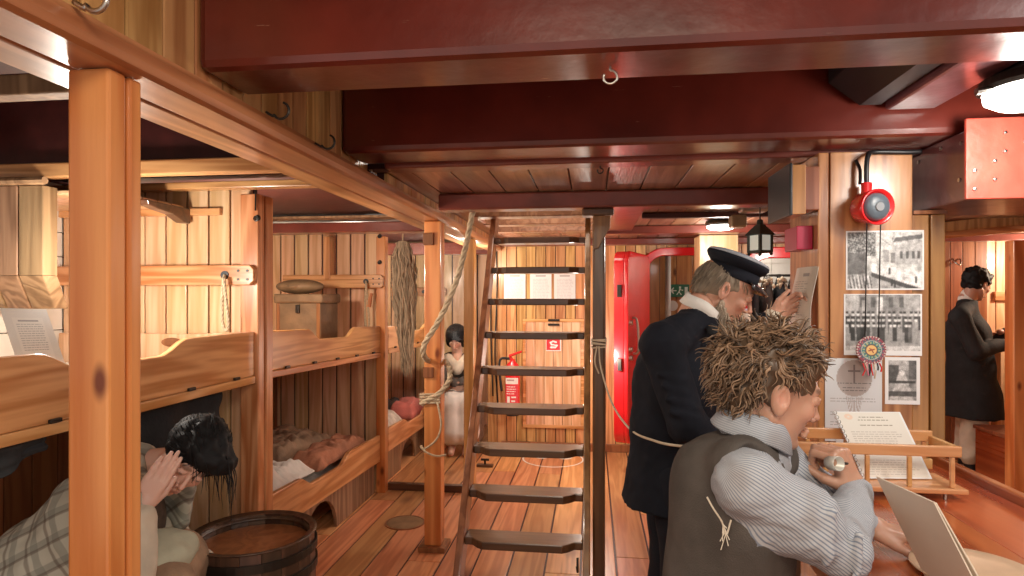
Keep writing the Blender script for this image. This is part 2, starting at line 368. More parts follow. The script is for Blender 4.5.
# ---------------------------------------------------------------- printed sheets: a picture drawn cell by cell
class Canvas:
    def __init__(s, w, h, bg=(.9, .9, .88)): s.w, s.h = w, h; s.a = np.empty((h, w, 3)); s.a[:] = bg; s.Y, s.X = np.mgrid[0:h, 0:w] + .5
    def m(s, mask, c): s.a[mask] = c; return s
    def rect(s, x0, y0, x1, y1, c): return s.m((s.X >= x0) & (s.X < x1) & (s.Y >= y0) & (s.Y < y1), c)
    def disc(s, x, y, r, c, r0=0, ry=None):
        d = np.hypot(s.X - x, (s.Y - y) * (r / (ry or r))); return s.m((d < r) & (d >= r0), c)
    def line(s, x0, y0, x1, y1, w, c):
        dx, dy = x1 - x0, y1 - y0; L = dx * dx + dy * dy + 1e-9; t = np.clip(((s.X - x0) * dx + (s.Y - y0) * dy) / L, 0, 1)
        return s.m(np.hypot(s.X - x0 - t * dx, s.Y - y0 - t * dy) < w / 2, c)
    def text(s, x0, x1, y0, y1, step, c, seed=0, ragged=.2, th=1):
        r = random.Random(seed); y = y0
        while y < y1:
            xe = x1 - (x1 - x0) * ragged * r.random(); x = x0
            while x < xe:
                L = r.choice((2, 3, 4, 5, 6)); s.rect(x, y, min(x + L, xe), y + th, c); x += L + 1
            y += step
        return s
    def blur(s, n=1):
        for _ in range(n):
            p = np.pad(s.a, ((1, 1), (1, 1), (0, 0)), 'edge'); s.a = (p[1:-1, 1:-1] * 2 + p[:-2, 1:-1] + p[2:, 1:-1] + p[1:-1, :-2] + p[1:-1, 2:]) / 6
        return s
    def blotch(s, amt, seed=0, sc=.12):
        for j in range(s.h):
            for i in range(s.w): s.a[j, i] *= 1 + amt * (noise.noise(Vector((i * sc, j * sc, seed))) + .6 * noise.noise(Vector((i * sc * 3, j * sc * 3, seed + 5))))
        s.a = np.clip(s.a, 0, 1); return s
    def noise(s, amt, seed=0):
        r = np.random.RandomState(seed); s.a = np.clip(s.a * (1 + amt * (r.rand(s.h, s.w, 1) - .5)), 0, 1); return s
def sheet(name, corner, u, v, cv, mat=None, parent=None, bend=None, th=.0015):
    """corner = lower left, u = along the width, v = up; bend(s, t) moves the sheet along its normal"""
    u = Vector(u); v = Vector(v); n = u.cross(v).normalized(); w, h = cv.w, cv.h; vs = []; fs = []; corner = Vector(corner)
    for j in range(h + 1):
        for i in range(w + 1):
            p = corner + u * (i / w) + v * (j / h)
            if bend: p = p + n * bend(i / w, j / h)
            vs.append(p)
    N = len(vs); vs += [p - n * th for p in vs]
    for j in range(h):
        for i in range(w):
            a = j * (w + 1) + i; fs.append((a, a + 1, a + w + 2, a + w + 1))
    nf = len(fs)
    for j in range(h):
        for i in range(w):
            a = N + j * (w + 1) + i; fs.append((a, a + w + 1, a + w + 2, a + 1))
    ring = [i for i in range(w + 1)] + [j * (w + 1) + w for j in range(1, h + 1)] + [h * (w + 1) + i for i in range(w - 1, -1, -1)] + [j * (w + 1) for j in range(h - 1, 0, -1)]
    for a, b in zip(ring, ring[1:] + ring[:1]): fs.append((b, a, a + N, b + N))
    mb = MB(); mb.v = vs; mb.f = fs; o = mb.build(name, mat or M['print'], parent)
    me = o.data; at = me.color_attributes.new('col', 'FLOAT_COLOR', 'CORNER')
    col = np.ones((len(me.loops), 4), dtype=np.float32); img = cv.a[::-1].reshape(-1, 3)
    q = np.repeat(img, 4, axis=0); col[:nf * 4, :3] = q; col[nf * 4:, :3] = cv.a[0, 0]
    at.data.foreach_set('color', col.ravel()); return o

# ---------------------------------------------------------------- the setting
R0 = random.Random(5)
BACKS = MB()
def planks_y(mb, x0, x1, z0, z1, Y, pw, th=.018, gap=.005, back=True, rnd=None):
    """vertical boards facing the camera"""
    n = max(1, round((x1 - x0) / pw)); w = (x1 - x0) / n
    for i in range(n): mb.box(x0 + i * w + gap / 2, x0 + (i + 1) * w - gap / 2, Y, Y + th, z0, z1)
    if back: BACKS.box(x0, x1, Y + th * .8, Y + th + .03, z0, z1)
    return mb
def planks_x(mb, y0, y1, z0, z1, X, pw, th=.018, gap=.005, side=1, back=True):
    n = max(1, round((y1 - y0) / pw)); w = (y1 - y0) / n
    for i in range(n): mb.box(min(X, X - th * side), max(X, X - th * side), y0 + i * w + gap / 2, y0 + (i + 1) * w - gap / 2, z0, z1)
    if back: BACKS.box(min(X - side * th * .8, X - side * (th + .03)), max(X - side * th * .8, X - side * (th + .03)), y0, y1, z0, z1)
    return mb
# floor
mb = MB(); x = -3.1
while x < 4.6:
    y = -1.3 - R0.random() * 1.5
    while y < 8.0:
        L = 1.7 + R0.random() * 2.2; a, b = max(y, -1.3), min(y + L, 8.0)
        if b > a + .05: mb.box(x + .005, x + .184, a + .003, b - .003, -.03, 0)
        y += L
    x += .19
S('floor', mb, M['floor'], bevel=.0025)
S('floor', MB().box(-3.1, 4.7, -1.3, 8.0, -.09, -.008), M['darkred'])
# upper deck over everything
S('ceiling', MB().box(-2.8, 4.7, -1.3, 8.0, 2.40, 2.46), M['darkred'])
# planked ceiling panel beyond the second beam, with the hatch opening over the ladder
mb = MB(); x = -.95
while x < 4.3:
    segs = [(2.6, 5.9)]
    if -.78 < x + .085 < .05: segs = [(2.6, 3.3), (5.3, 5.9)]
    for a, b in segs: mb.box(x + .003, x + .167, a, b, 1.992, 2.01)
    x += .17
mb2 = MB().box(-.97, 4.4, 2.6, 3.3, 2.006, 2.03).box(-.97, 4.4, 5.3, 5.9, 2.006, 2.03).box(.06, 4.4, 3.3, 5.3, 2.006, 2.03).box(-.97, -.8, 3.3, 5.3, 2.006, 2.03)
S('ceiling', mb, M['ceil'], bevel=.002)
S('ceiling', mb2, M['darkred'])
# deck beams (red painted)
S('trim_1', MB().box(-.949, 4.4, 1.39, 1.60, 2.0, 2.40), M['red'], bevel=.022)
S('trim_2', MB().box(-.949, 4.4, 2.26, 2.48, 2.0, 2.40), M['red'], bevel=.022)
S('trim_3', MB().box(-.86, 4.4, 2.49, 2.60, 1.985, 2.03), M['redb'], bevel=.01)
S('trim_4', MB().box(-.80, 2.6, 3.17, 3.29, 1.905, 1.99), M['redb'], bevel=.01)
S('trim_5', MB().box(.06, 3.6, 4.78, 4.90, 1.93, 1.99), M['redb'], bevel=.008)
S('trim_6', MB().box(.32, 3.2, 4.05, 4.10, 1.955, 1.99), M['darkred'], bevel=.006)
S('trim_7', MB().box(.08, .30, 3.3, 4.77, 1.95, 1.992), M['redb'], bevel=.008)
S('trim_8', MB().box(-.86, 4.4, 5.78, 5.88, 1.93, 1.99), M['redb'], bevel=.008)
for i, (y, z) in enumerate(((3.62, 2.005), (4.05, 2.01), (4.55, 2.015), (5.05, 2.015))):
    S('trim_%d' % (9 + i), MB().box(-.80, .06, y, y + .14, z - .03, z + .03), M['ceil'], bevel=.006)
# hatch coaming
S('trim_13', MB().box(-.83, -.79, 3.3, 5.3, 2.0, 2.4).box(.06, .10, 3.3, 5.3, 2.03, 2.4), M['ceil'])
# long pine rail over the berth fronts, with the boarded panels above it
S('trim_14', MB().box(-.995, -.86, -.3, 5.88, 1.885, 1.945), M['rail'], bevel=.02)
S('trim_15', MB().box(-1.14, -1.035, -.3, 5.88, 1.905, 1.95), M['rail'], bevel=.006)
mb = MB(); planks_x(mb, -.3, 1.5, 1.946, 2.40, -.95, .113); planks_x(mb, 1.5, 2.55, 1.946, 2.40, -.95, .095); planks_x(mb, 2.61, 5.88, 1.93, 1.99, -.885, .12)
S('wall_left', mb, M['honey_z'], bevel=.003)
# beams carried on through the berths
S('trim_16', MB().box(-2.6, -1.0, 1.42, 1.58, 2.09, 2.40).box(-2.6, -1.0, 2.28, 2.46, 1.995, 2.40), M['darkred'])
S('trim_17', MB().box(-2.55, -1.14, 1.47, 1.53, 1.99, 2.045), M['grey_z'], bevel=.005)
S('trim_18', MB().box(-2.6, -1.0, 2.25, 2.30, 1.935, 1.995), M['honey_x'], bevel=.006)
S('trim_19', MB().box(-2.6, -1.0, 2.60, 2.66, 1.94, 1.972), M['honey_x'], bevel=.005)
mb = MB().box(-2.6, -1.0, 4.12, 4.27, 1.90, 1.97)
S('trim_20', mb, M['redb'], bevel=.008)
S('trim_21', MB().box(-2.6, -1.0, 4.0, 4.12, 1.985, 2.0), M['grey_z'], bevel=.003)
S('trim_22', MB().box(-2.6, -1.0, 6.1, 6.25, 1.88, 2.0), M['redb'], bevel=.008)
# hull side: white strakes above, brown lining below
mb = MB()
for i in range(8): mb.box(-2.64, -2.60, -.6, 2.76, 1.05 + i * .12, 1.166 + i * .12)
for i in range(8): mb.box(-2.64, -2.60, 2.8, 6.95, 1.05 + i * .12, 1.166 + i * .12)
S('wall_left', mb, M['white'], bevel=.003)
S('wall_left', planks_x(MB(), -.6, 6.95, 0, 1.05, -2.4, .13), M['brown_z'], bevel=.003)
S('wall_left', MB().box(-2.75, -2.64, -.6, 7, 0, 2.4), M['darkred'])
# partitions between the berth bays
mb = planks_y(MB(), -2.6, -1.60, .0, 1.975, 2.76, .106, gap=.009)
S('wall_berths_near', mb, M['pale_z'], bevel=.003)
mb = planks_y(MB(), -2.6, -1.59, .0, 1.98, 4.50, .118, gap=.012)
S('wall_berths_middle', mb, M['pale_z'], bevel=.003)
mb = planks_y(MB(), -2.6, -.86, .0, 2.0, 6.95, .14, gap=.014)
S('wall_berths_far', mb, M['pale_z'], bevel=.003)
# soffit of narrow boards in the near bay
mb = MB()
for i in range(5): mb.box(-2.6, -1.94, 2.28 + i * .095, 2.37 + i * .095, 1.872, 1.886)
S('trim_23', mb, M['pale_z'], bevel=.002)
S('trim_24', MB().box(-2.6, -1.75, 2.735, 2.76, 1.84, 1.872), M['pine_x'], bevel=.003)
# wall behind the ladder with two round cornered door openings
mb = MB()
YB = 5.9
planks_y(mb, -1.0, .50, 0, 2.4, YB, .094, gap=.007)
planks_y(mb, .50, 1.16, 1.86, 2.4, YB, .094, gap=.007)
planks_y(mb, 1.16, 1.36, 0, 2.4, YB, .094, gap=.007)
planks_y(mb, 1.36, 2.15, 1.83, 2.4, YB, .094, gap=.007)
S('wall_back', mb, M['wall_z'], bevel=.002)
S('wall_back', planks_y(MB(), .2, 1.22, 0, 2.4, 6.7, .16), M['knot_z'], bevel=.003)
mb = MB()
for i in range(6):
    for j in range(12): mb.box(1.24 + i * .2, 1.435 + i * .2, 6.7, 6.72, j * .2, j * .2 + .194)
mb.box(1.2, 2.5, 6.715, 6.74, 0, 2.4)
S('wall_back', mb, M['white'], bevel=.002)
S('wall_galley', planks_x(MB(), 5.92, 6.7, 0, 2.4, 2.45, .12, side=-1), M['honey_z'])
# partition closing the right of the passage, and the clerk's cabin
S('wall_back', planks_y(MB(), 2.15, 2.95, 0, 2.4, 6.1, .11, gap=.005), M['brown_z'], bevel=.003)
S('wall_back', planks_y(MB(), 2.95, 4.4, 0, 2.4, 6.1, .135, gap=.008), M['pale_z'], bevel=.003)
S('wall_right', planks_x(MB(), -1.3, 6.1, 0, 2.4, 4.4, .14, side=-1), M['honey_z'])
S('baseboard_back', MB().box(-.86, .36, 5.86, 5.9, 0, .07), M['brown_z'], bevel=.004)
# framed doorway with a glass screen in the passage to the far berths
S('trim_25', MB().box(-1.53, -.93, 4.50, 4.56, 0, .05), M['dark_x'], bevel=.004)
S('window_1', MB().box(-1.535, -.945, 4.52, 4.526, .05, 1.86), M['glass'])
S('ceiling', MB().box(-2.6, -1.0, 2.72, 4.1, 2.02, 2.04).box(-2.6, -1.0, 4.3, 6.95, 2.02, 2.04), M['darkred'])

# ---------------------------------------------------------------- support posts
def post(x0, x1, y0, y1, z1, label, mat='pine_z', strip=None, foot=False, cap=False, z0=0):
    t = thing('support_post', label, 'post', ((x0 + x1) / 2, (y0 + y1) / 2, z0))
    MB().box(x0, x1, y0, y1, z0 + (.03 if foot else 0), z1).build('shaft', M[mat], t, bevel=.006)
    if strip: MB().box(*strip, z0, z1).build('corner_strip', M[mat], t, bevel=.006)
    if foot: MB().box(x0 - .03, x1 + .03, y0 - .03, y1 + .03, z0, z0 + .03).build('foot_block', M['brown_z'], t, bevel=.004)
    return t
fa, fb = -.989, -.902
t = post(fa, fb, 1.06, 1.105, 1.883, 'thick bright orange pine post in the near left foreground', 'post', strip=(fb - .05, fb + .001, 1.112, 1.146))
MB().box(fa - .016, fa - .0005, 1.08, 1.10, 1.72, 1.79).build('corner_cleat', M['post'], t, bevel=.003)
t = post(-.952, -.855, 3.45, 3.545, 1.883, 'slim pine post standing on a foot block left of the ladder', 'post', foot=True)
for z in (1.78, 1.02): MB().box(-.955, -.895, 3.436, 3.45, z - .035 if z > 1.5 else z - .03, z + .035 if z > 1.5 else z + .03).build('inlaid_block', M['brown_z'], t, bevel=.003)
post(-.94, -.865, 4.50, 4.60, 1.883, 'reddish pine post directly behind the left side of the ladder')
t = post(-1.625, -1.535, 2.70, 2.755, 1.93, 'tall pine post at the berth fronts beside the barrel', strip=(-1.598, -1.533, 2.77, 2.835))
t = post(-1.585, -1.515, 4.42, 4.49, 1.90, 'tall pine post behind the hanging tow at the berth fronts', 'post')
post(-1.60, -1.535, 6.2, 6.3, 1.88, 'farthest pine post of the berth fronts seen through the glass screen')
t = post(-1.975, -1.925, 4.38, 4.46, 1.90, 'short corner stud under the red beam behind the trunk', 'pine_z', z0=1.58)
# boards with rope holes across the partitions
def rope_board(x0, x1, y, z0, z1, label, hx):
    t = thing('rope_board', label, 'board', ((x0 + x1) / 2, y, z0))
    poly = [(x0, z0), (x1 - .02, z0), (x1, z0 + .02), (x1, z1 - .02), (x1 - .02, z1), (x0, z1)]
    MB().prism(poly, 'y', y - .03, y).build('board', M['pine_x'], t, bevel=.004)
    zc = (z0 + z1) / 2
    MB().lathe([(.02, 0), (.02, .004)], (hx, y - .034, zc), (0, 1, 0), 16).build('hole', M['black'], t)
    for dx in (.03, .075):
        for dz in (-.02, .02): MB().lathe([(.006, 0), (.006, .004)], (x1 - dx, y - .0335, zc + dz), (0, 1, 0), 8).build('bolt', M['iron'], t)
    return t
b = PY(142, 284, 2.73); e = PY(262, 264, 2.73)
rope_board(-2.58, -1.54, 2.699, 1.505, 1.597, 'long pine board with a rope hole across the near berth partition', PY(225, 272, 2.67).x)
rope_board(-2.3, -1.52, 4.419, 1.515, 1.615, 'reddish pine board with a rope hole across the partition behind the trunk', PY(366, 281, 4.39).x)
rope_board(-2.3, -1.65, 6.945, 1.46, 1.56, 'pale board with a rope hole on the far berth wall behind the tow', PY(423, 285, 6.9).x)
# ropes hanging from the holes
def hang_rope(px, y, z0, z1, label):
    p = PY(px, 280, y); pts = curve([(p.x, y, z0), (p.x + .012, y - .03, z0 - .03), (p.x + .004, y - .03, (z0 + z1) / 2), (p.x + .01, y - .03, z1 + .02), (p.x + .03, y - .03, z1), (p.x + .035, y - .03, z1 + .04), (p.x + .026, y - .032, (z0 + z1) / 2), (p.x + .014, y - .034, z0 - .01)], 8)
    tag(rope_mb(resample(pts, .006), .008, .02).build('hanging_rope', M['rope'], smooth=True), label, 'rope')
hang_rope(225, 2.665, 1.55, 1.30, 'knotted rope loop hanging from the hole above the near upper berth')
hang_rope(366, 4.385, 1.565, 1.22, 'short rope with a wooden toggle hanging beside the trunk')
p = PY(370, 300, 4.36); MB().tube([p + Vector((-.01, 0, -.05)), p + Vector((.01, 0, .05))], [.018, .012], 8).build('rope_toggle', M['pine_z'], None)
tag(bpy.data.objects['rope_toggle'], 'small wooden toggle on the rope beside the trunk', 'toggle')

# ---------------------------------------------------------------- berths
def scallop(y0, y1, zb, zt, dip, lo, hi, sh):
    """outline in the YZ plane: high ends, lowered middle between lo and hi"""
    z = lambda y: -sh * (y - y0)
    pts = [(y0, zb + z(y0)), (y1, zb + z(y1)), (y1, zt + z(y1))]
    n = 8
    for i in range(n + 1):
        t = i / n; y = hi + .10 - .16 * t; pts.append((y, zt - dip * (t * t * (3 - 2 * t)) + z(y)))
    for i in range(n + 1):
        t = i / n; y = lo + .06 - .16 * t; pts.append((y, zt - dip * (1 - t * t * (3 - 2 * t)) + z(y)))
    pts.append((y0, zt + z(y0)))
    return pts
def berth(y0, y1, zb, zt, dip, lo, hi, sh, label, upper=True, depth=.85, xf=-1.55, mat='pine_y', hull=-2.58):
    t = thing('bunk_bed', label, 'bunk', ((xf + hull) / 2, (y0 + y1) / 2, zb if upper else 0), 'berths along the left side')
    MB().prism(scallop(y0, y1, zb, zt, dip, lo, hi, sh), 'x', xf - .028, xf).build('front_board', M[mat], t, bevel=.006)
    z = lambda y: zb - sh * (y - y0)
    m = MB(); n = 6; w = (xf - .03 - hull) / n
    for i in range(n):
        a = hull + i * w; m.add([(a + .003, y0, z(y0) + .0), (a + w - .003, y0, z(y0) + .0), (a + w - .003, y1, z(y1) + .0), (a + .003, y1, z(y1) + .0),
               (a + .003, y0, z(y0) + .02), (a + w - .003, y0, z(y0) + .02), (a + w - .003, y1, z(y1) + .02), (a + .003, y1, z(y1) + .02)],
               [(0, 3, 2, 1), (4, 5, 6, 7), (0, 1, 5, 4), (1, 2, 6, 5), (2, 3, 7, 6), (3, 0, 4, 7)])
    m.build('bed_board', M['pine_y'], t)
    if upper:
        MB().add([(xf - .03, y0, z(y0) - .035), (xf + .006, y0, z(y0) - .035), (xf + .006, y1, z(y1) - .035), (xf - .03, y1, z(y1) - .035),
                  (xf - .03, y0, z(y0)), (xf + .006, y0, z(y0)), (xf + .006, y1, z(y1)), (xf - .03, y1, z(y1))],
                 [(0, 3, 2, 1), (4, 5, 6, 7), (0, 1, 5, 4), (1, 2, 6, 5), (2, 3, 7, 6), (3, 0, 4, 7)]).build('lower_rail', M['pine_y'], t, bevel=.005)
        for k in range(5):
            y = y0 + (y1 - y0) * (k + .5) / 5; MB().box(xf + .0005, xf + .013, y - .02, y + .02, z(y) + .0005, z(y) + .013).build('bolt_head', M['iron'], t, bevel=.003)
    else:
        yc = y0 + (y1 - y0) * .42; r = min(.24, (zb - .03) * .95)
        poly = [(y0, 0)] + [(yc - r * math.cos(math.pi * i / 12), r * math.sin(math.pi * i / 12) * .95) for i in range(13)] + [(y1, 0), (y1, z(y1)), (y0, z(y0))]
        MB().prism(poly, 'x', xf - .07, xf - .045).build('kick_board', M['grey_z'], t, bevel=.003)
    return t
t = berth(1.15, 2.695, 1.085, 1.29, .055, 1.66, 2.13, 0, 'near upper berth with a scalloped pine front board behind the foreground post')
m = MB().prism([(-2.58, 1.11), (-1.62, 1.11), (-1.62, 1.285), (-1.9, 1.275), (-2.58, 1.275)], 'y', 2.715, 2.735); m.build('head_board', M['pale_z'], t, bevel=.005)
hz = PY(170, 344, 2.70); MB().ell((hz.x, 2.712, 1.235), (.055, .004, .022), 16, 8).build('hand_hole', M['brown_z'], t)
berth(1.15, 2.695, .26, .46, .05, 1.66, 2.13, 0, 'near lower berth that the shawled woman sits on', upper=False, hull=-2.38)
berth(2.84, 4.415, 1.09, 1.285, .06, 3.35, 3.85, .031, 'middle upper berth holding the trunk', hull=-2.58)
berth(2.84, 4.415, .29, .485, .06, 3.25, 3.75, .035, 'middle lower berth with rumpled sheets and a brown blanket', upper=False, hull=-2.38)
berth(4.60, 6.19, 1.05, 1.22, .05, 5.1, 5.6, .02, 'far upper berth seen behind the hanging tow')
berth(4.60, 6.19, .26, .44, .05, 5.1, 5.6, .02, 'far lower berth with crumpled bedding seen behind the glass screen', upper=False, hull=-2.38)

def cloth(name, fn, nu, nv, mat, label=None, cat=None, parent=None, th=.004, smooth=True):
    m = MB(); vs = [Vector(fn(i / nu, j / nv)) for j in range(nv + 1) for i in range(nu + 1)]; fs = []
    for j in range(nv):
        for i in range(nu): a = j * (nu + 1) + i; fs.append((a, a + 1, a + nu + 2, a + nu + 1))
    m.add(vs, fs); o = m.build(name, mat, parent, smooth=smooth)
    b = o.modifiers.new('solid', 'SOLIDIFY'); b.thickness = th; b.offset = 0
    if label: tag(o, label, cat)
    return o
def nz(x, y, z=0, s=1): return noise.noise(Vector((x * s, y * s, z * s)))
# bedding
def bed_fn(x0, x1, y0, y1, z, amp, seed, sag=.05, freq=9, sh=.033, yref=2.84):
    def f(u, v):
        x = x0 + (x1 - x0) * u; y = y0 + (y1 - y0) * v
        e = min(u, 1 - u, v, 1 - v); d = min(1, e * 7)
        return (x + .02 * nz(x, y, seed, 6), y + .03 * nz(x, y, seed + 3, 6), z - sh * (y - yref) + d * sag + amp * d * nz(x, y, seed, freq) + amp * .5 * d * abs(nz(x, y, seed + 7, freq * 2.2)))
    return f
cloth('mattress', bed_fn(-2.36, -1.60, 2.9, 4.38, .335, .015, 1, .05), 50, 60, M['ticking'], 'straw mattress on the middle lower berth', 'mattress')
cloth('bed_sheet', bed_fn(-2.25, -1.60, 2.95, 3.44, .455, .05, 4, .06, 11), 60, 60, M['whitecloth'], 'crumpled white sheets at the near end of the middle lower berth', 'sheet')
cloth('blanket', bed_fn(-2.3, -1.86, 3.52, 4.35, .44, .06, 9, .10, 9), 60, 60, M['brownblanket'], 'brown patterned blanket on the middle lower berth', 'blanket')
cloth('blanket', bed_fn(-1.82, -1.60, 3.48, 4.3, .44, .03, 14, .08, 12), 30, 60, M['redblanket'], 'rust striped blanket folded along the front of the middle lower berth', 'blanket')
cloth('bed_sheet', bed_fn(-2.3, -1.60, 4.75, 5.25, .33, .05, 21, .14, 9, .02, 4.6), 50, 60, M['ticking'], 'crumpled sheets on the far lower berth', 'sheet')
cloth('blanket', bed_fn(-2.1, -1.88, 5.3, 6.1, .36, .06, 25, .10, 9, .02, 4.6), 40, 40, M['greycloth'], 'dark blanket heaped on the far lower berth', 'blanket')
cloth('blanket', bed_fn(-1.83, -1.60, 5.4, 5.9, .36, .03, 28, .14, 9, .02, 4.6), 20, 20, plain('pink_wool', (.62, .17, .14), rough=.9), 'small pink cloth on the far lower berth', 'cloth')
cloth('mattress', bed_fn(-2.56, -1.60, 1.2, 2.68, 1.125, .012, 31, .03, 9, 0), 30, 50, M['linen'], 'thin mattress on the near upper berth', 'mattress')
cloth('mattress', bed_fn(-2.36, -1.60, 1.2, 2.65, .30, .015, 35, .06, 9, 0), 30, 50, M['ticking'], 'straw mattress on the near lower berth', 'mattress')
cloth('bed_sheet', bed_fn(-2.5, -1.65, 4.7, 6.1, 1.10, .03, 39, .07, 9, .02, 4.6), 40, 40, M['whitecloth'], 'white bedding on the far upper berth', 'sheet')
# coats and cloths hanging below the near upper berth
def hang_fn(a, b, zt, drop, seed, amp=.03, y_off=0):
    a = Vector(a); b = Vector(b)
    def f(u, v):
        p = a.lerp(b, u); d = drop(u) * v
        n = (b - a).cross(UP).normalized()
        return p + n * (amp * v ** .5 * math.sin(u * 17 + seed) + .02 * nz(u * 3, v * 3, seed)) + Vector((0, 0, -d))
    return f
a = PX(-60, 452, -1.60); b = PX(64, 425, -1.60)
cloth('hanging_cloth', hang_fn((-1.62, 1.2, 1.045), (-1.62, 1.66, 1.045), 0, lambda u: .16 * (1 - .75 * u) + .012, 2, .02), 40, 20, M['greycloth'], 'charcoal cloth hanging under the near upper berth left of the post', 'cloth')
cloth('hanging_coat', hang_fn((-1.64, 1.80, 1.045), (-1.66, 2.60, 1.045), 0, lambda u: .34 - .10 * u - .03 * math.sin(u * 9), 5, .03), 50, 24, M['blackcloth'], 'black coat hanging under the near upper berth above the shawled woman', 'coat')
cloth('hanging_coat', hang_fn((-1.78, 2.15, 1.045), (-1.82, 2.6, 1.045), 0, lambda u: .22 + .03 * math.sin(u * 7), 8, .03), 50, 24, M['greycloth'], 'dark grey garment hanging behind the black coat', 'coat')

# plank casing against the hull in the near bay, with its sloping foot
t = thing('plank_casing', 'weathered plank casing with a sloping foot at the left edge', 'casing', (-2.36, 2.4, 1.4))
for i in range(4):
    x1 = -2.16 - i * .115; x0 = x1 - .108; y0, y1 = 2.2, 2.27; zm = 1.536; zl = 1.40
    m = MB().box(x0, x1, y0, y1, zm, 1.895)
    m.add([(x0, y0, zm - .001), (x1, y0, zm - .001), (x1, y1, zm - .001), (x0, y1, zm - .001), (x0 - .10, y0 + .16, zl), (x1 - .10, y0 + .16, zl), (x1 - .10, y1 + .16, zl), (x0 - .10, y1 + .16, zl)],
          [(0, 1, 2, 3), (4, 7, 6, 5), (0, 4, 5, 1), (1, 5, 6, 2), (2, 6, 7, 3), (3, 7, 4, 0)])
    m.build('plank', M['grey_z'], t, bevel=.004)
MB().tube([(-2.59, 2.19, 1.91), (-2.14, 2.19, 1.91)], .016, 8).build('top_rail', M['grey_z'], t)
# curved bracket
t = MB().prism([(2.45, 1.87), (2.74, 1.87), (2.74, 1.80), (2.70, 1.80), (2.62, 1.83), (2.52, 1.84), (2.46, 1.85)], 'x', -1.95, -1.90).build('shelf_bracket', M['dark_x'], None, bevel=.004)
tag(t, 'small dark curved bracket under the near bay soffit', 'bracket')
# leaning text sheet behind the near upper berth board
cv = Canvas(72, 84, (.74, .73, .68)).rect(12, 12, 60, 76, (.80, .78, .72)).rect(20, 15, 52, 17, (.35, .34, .33)).text(16, 57, 20, 56, 3, (.46, .45, .43), 3, .1).text(16, 57, 60, 74, 3, (.46, .45, .43), 5, .3).noise(.04)
a = PX(24, 372, -1.66); bb = PX(72, 380, -1.66); c0 = PX(2, 308, -1.66)
o = PX(22, 376, -1.62); sheet('notice_sheet', o, PX(68, 372, -1.62) - o, PX(0, 308, -1.74) - o, cv)
tag(bpy.data.objects['notice_sheet'], 'large typed sheet leaning on the near upper berth at the left edge', 'sheet')

# trunk
def trunk():
    c = Vector((-1.915, 4.0, 1.085)); t = thing('travel_trunk', 'old brown leather trunk standing on the middle upper berth', 'trunk', c)
    w, d = .155, .14
    MB().box(c.x - w, c.x + w, c.y - d, c.y + d, c.z, c.z + .325).build('body', M['leather'], t, bevel=.008)
    MB().box(c.x - w - .012, c.x + w + .018, c.y - d - .015, c.y + d + .01, c.z + .325, c.z + .385).build('lid', M['leather'], t, bevel=.012)
    h = MB().box(c.x - .010, c.x + .014, c.y - d - .022, c.y - d - .001, c.z + .26, c.z + .315).build('latch', M['iron'], t, bevel=.004)
    for s in (-1, 1): MB().box(c.x + s * w * .9 - .012, c.x + s * w * .9 + .012, c.y - d - .004, c.y + d + .004, c.z + .001, c.z + .324).build('strap', M['brown_z'], t, bevel=.002)
    k = thing('leather_bag', 'brown leather bag lying on top of the trunk', 'bag', (c.x - .05, c.y, c.z + .386))
    o = MB().ell((c.x - .055, c.y, c.z + .436), (.165, .115, .05), 24, 12).build('bag_body', M['leather'], k, smooth=True)
    MB().tube(curve([(c.x - .12, c.y - .08, c.z + .46), (c.x - .06, c.y - .122, c.z + .43), (c.x + .02, c.y - .085, c.z + .46)]), .006, 6).build('handle', M['leather'], k, smooth=True)
trunk()

# hank of tow
def tow():
    p = PY(404, 240, 4.38); t = thing('tow_hank', 'long straggling hank of straw coloured tow hanging from a peg', 'fibre', (p.x, p.y, .95))
    r = random.Random(3); m = MB()
    for i in range(260):
        a = r.uniform(0, 6.28); q = r.random() ** .6; L = r.uniform(.35, 1.0)
        x, y = math.cos(a) * .035, math.sin(a) * .03; pts = []
        for k in range(9):
            s = k / 8; sp = 1 + 1.6 * math.sin(min(1, s * 1.15) * math.pi) * q; z = p.z - .02 - L * 1.0 * s
            pts.append((p.x + x * sp + .018 * nz(i, s * 5, 0, 1.3) + .03 * s + .012 * math.sin(s * 14 + i), p.y - .03 + y * sp + .02 * nz(i, s * 5, 9, 1.3), z))
        m.tube(pts, [.0035] * 8 + [.0008], 3, False)
    m.build('fibres', M['straw'], t)
    m = MB().lathe([(.03, 0), (.036, .01), (.03, .02)], (p.x, p.y - .03, p.z - .03), UP, 14); m.build('binding', M['rope'], t, smooth=True)
    MB().tube([(p.x, p.y - .03, p.z - .02), (p.x, p.y - .03, p.z + .12), (p.x, 4.272, 1.93)], .006, 6).build('hanging_cord', M['rope'], t)
tow()

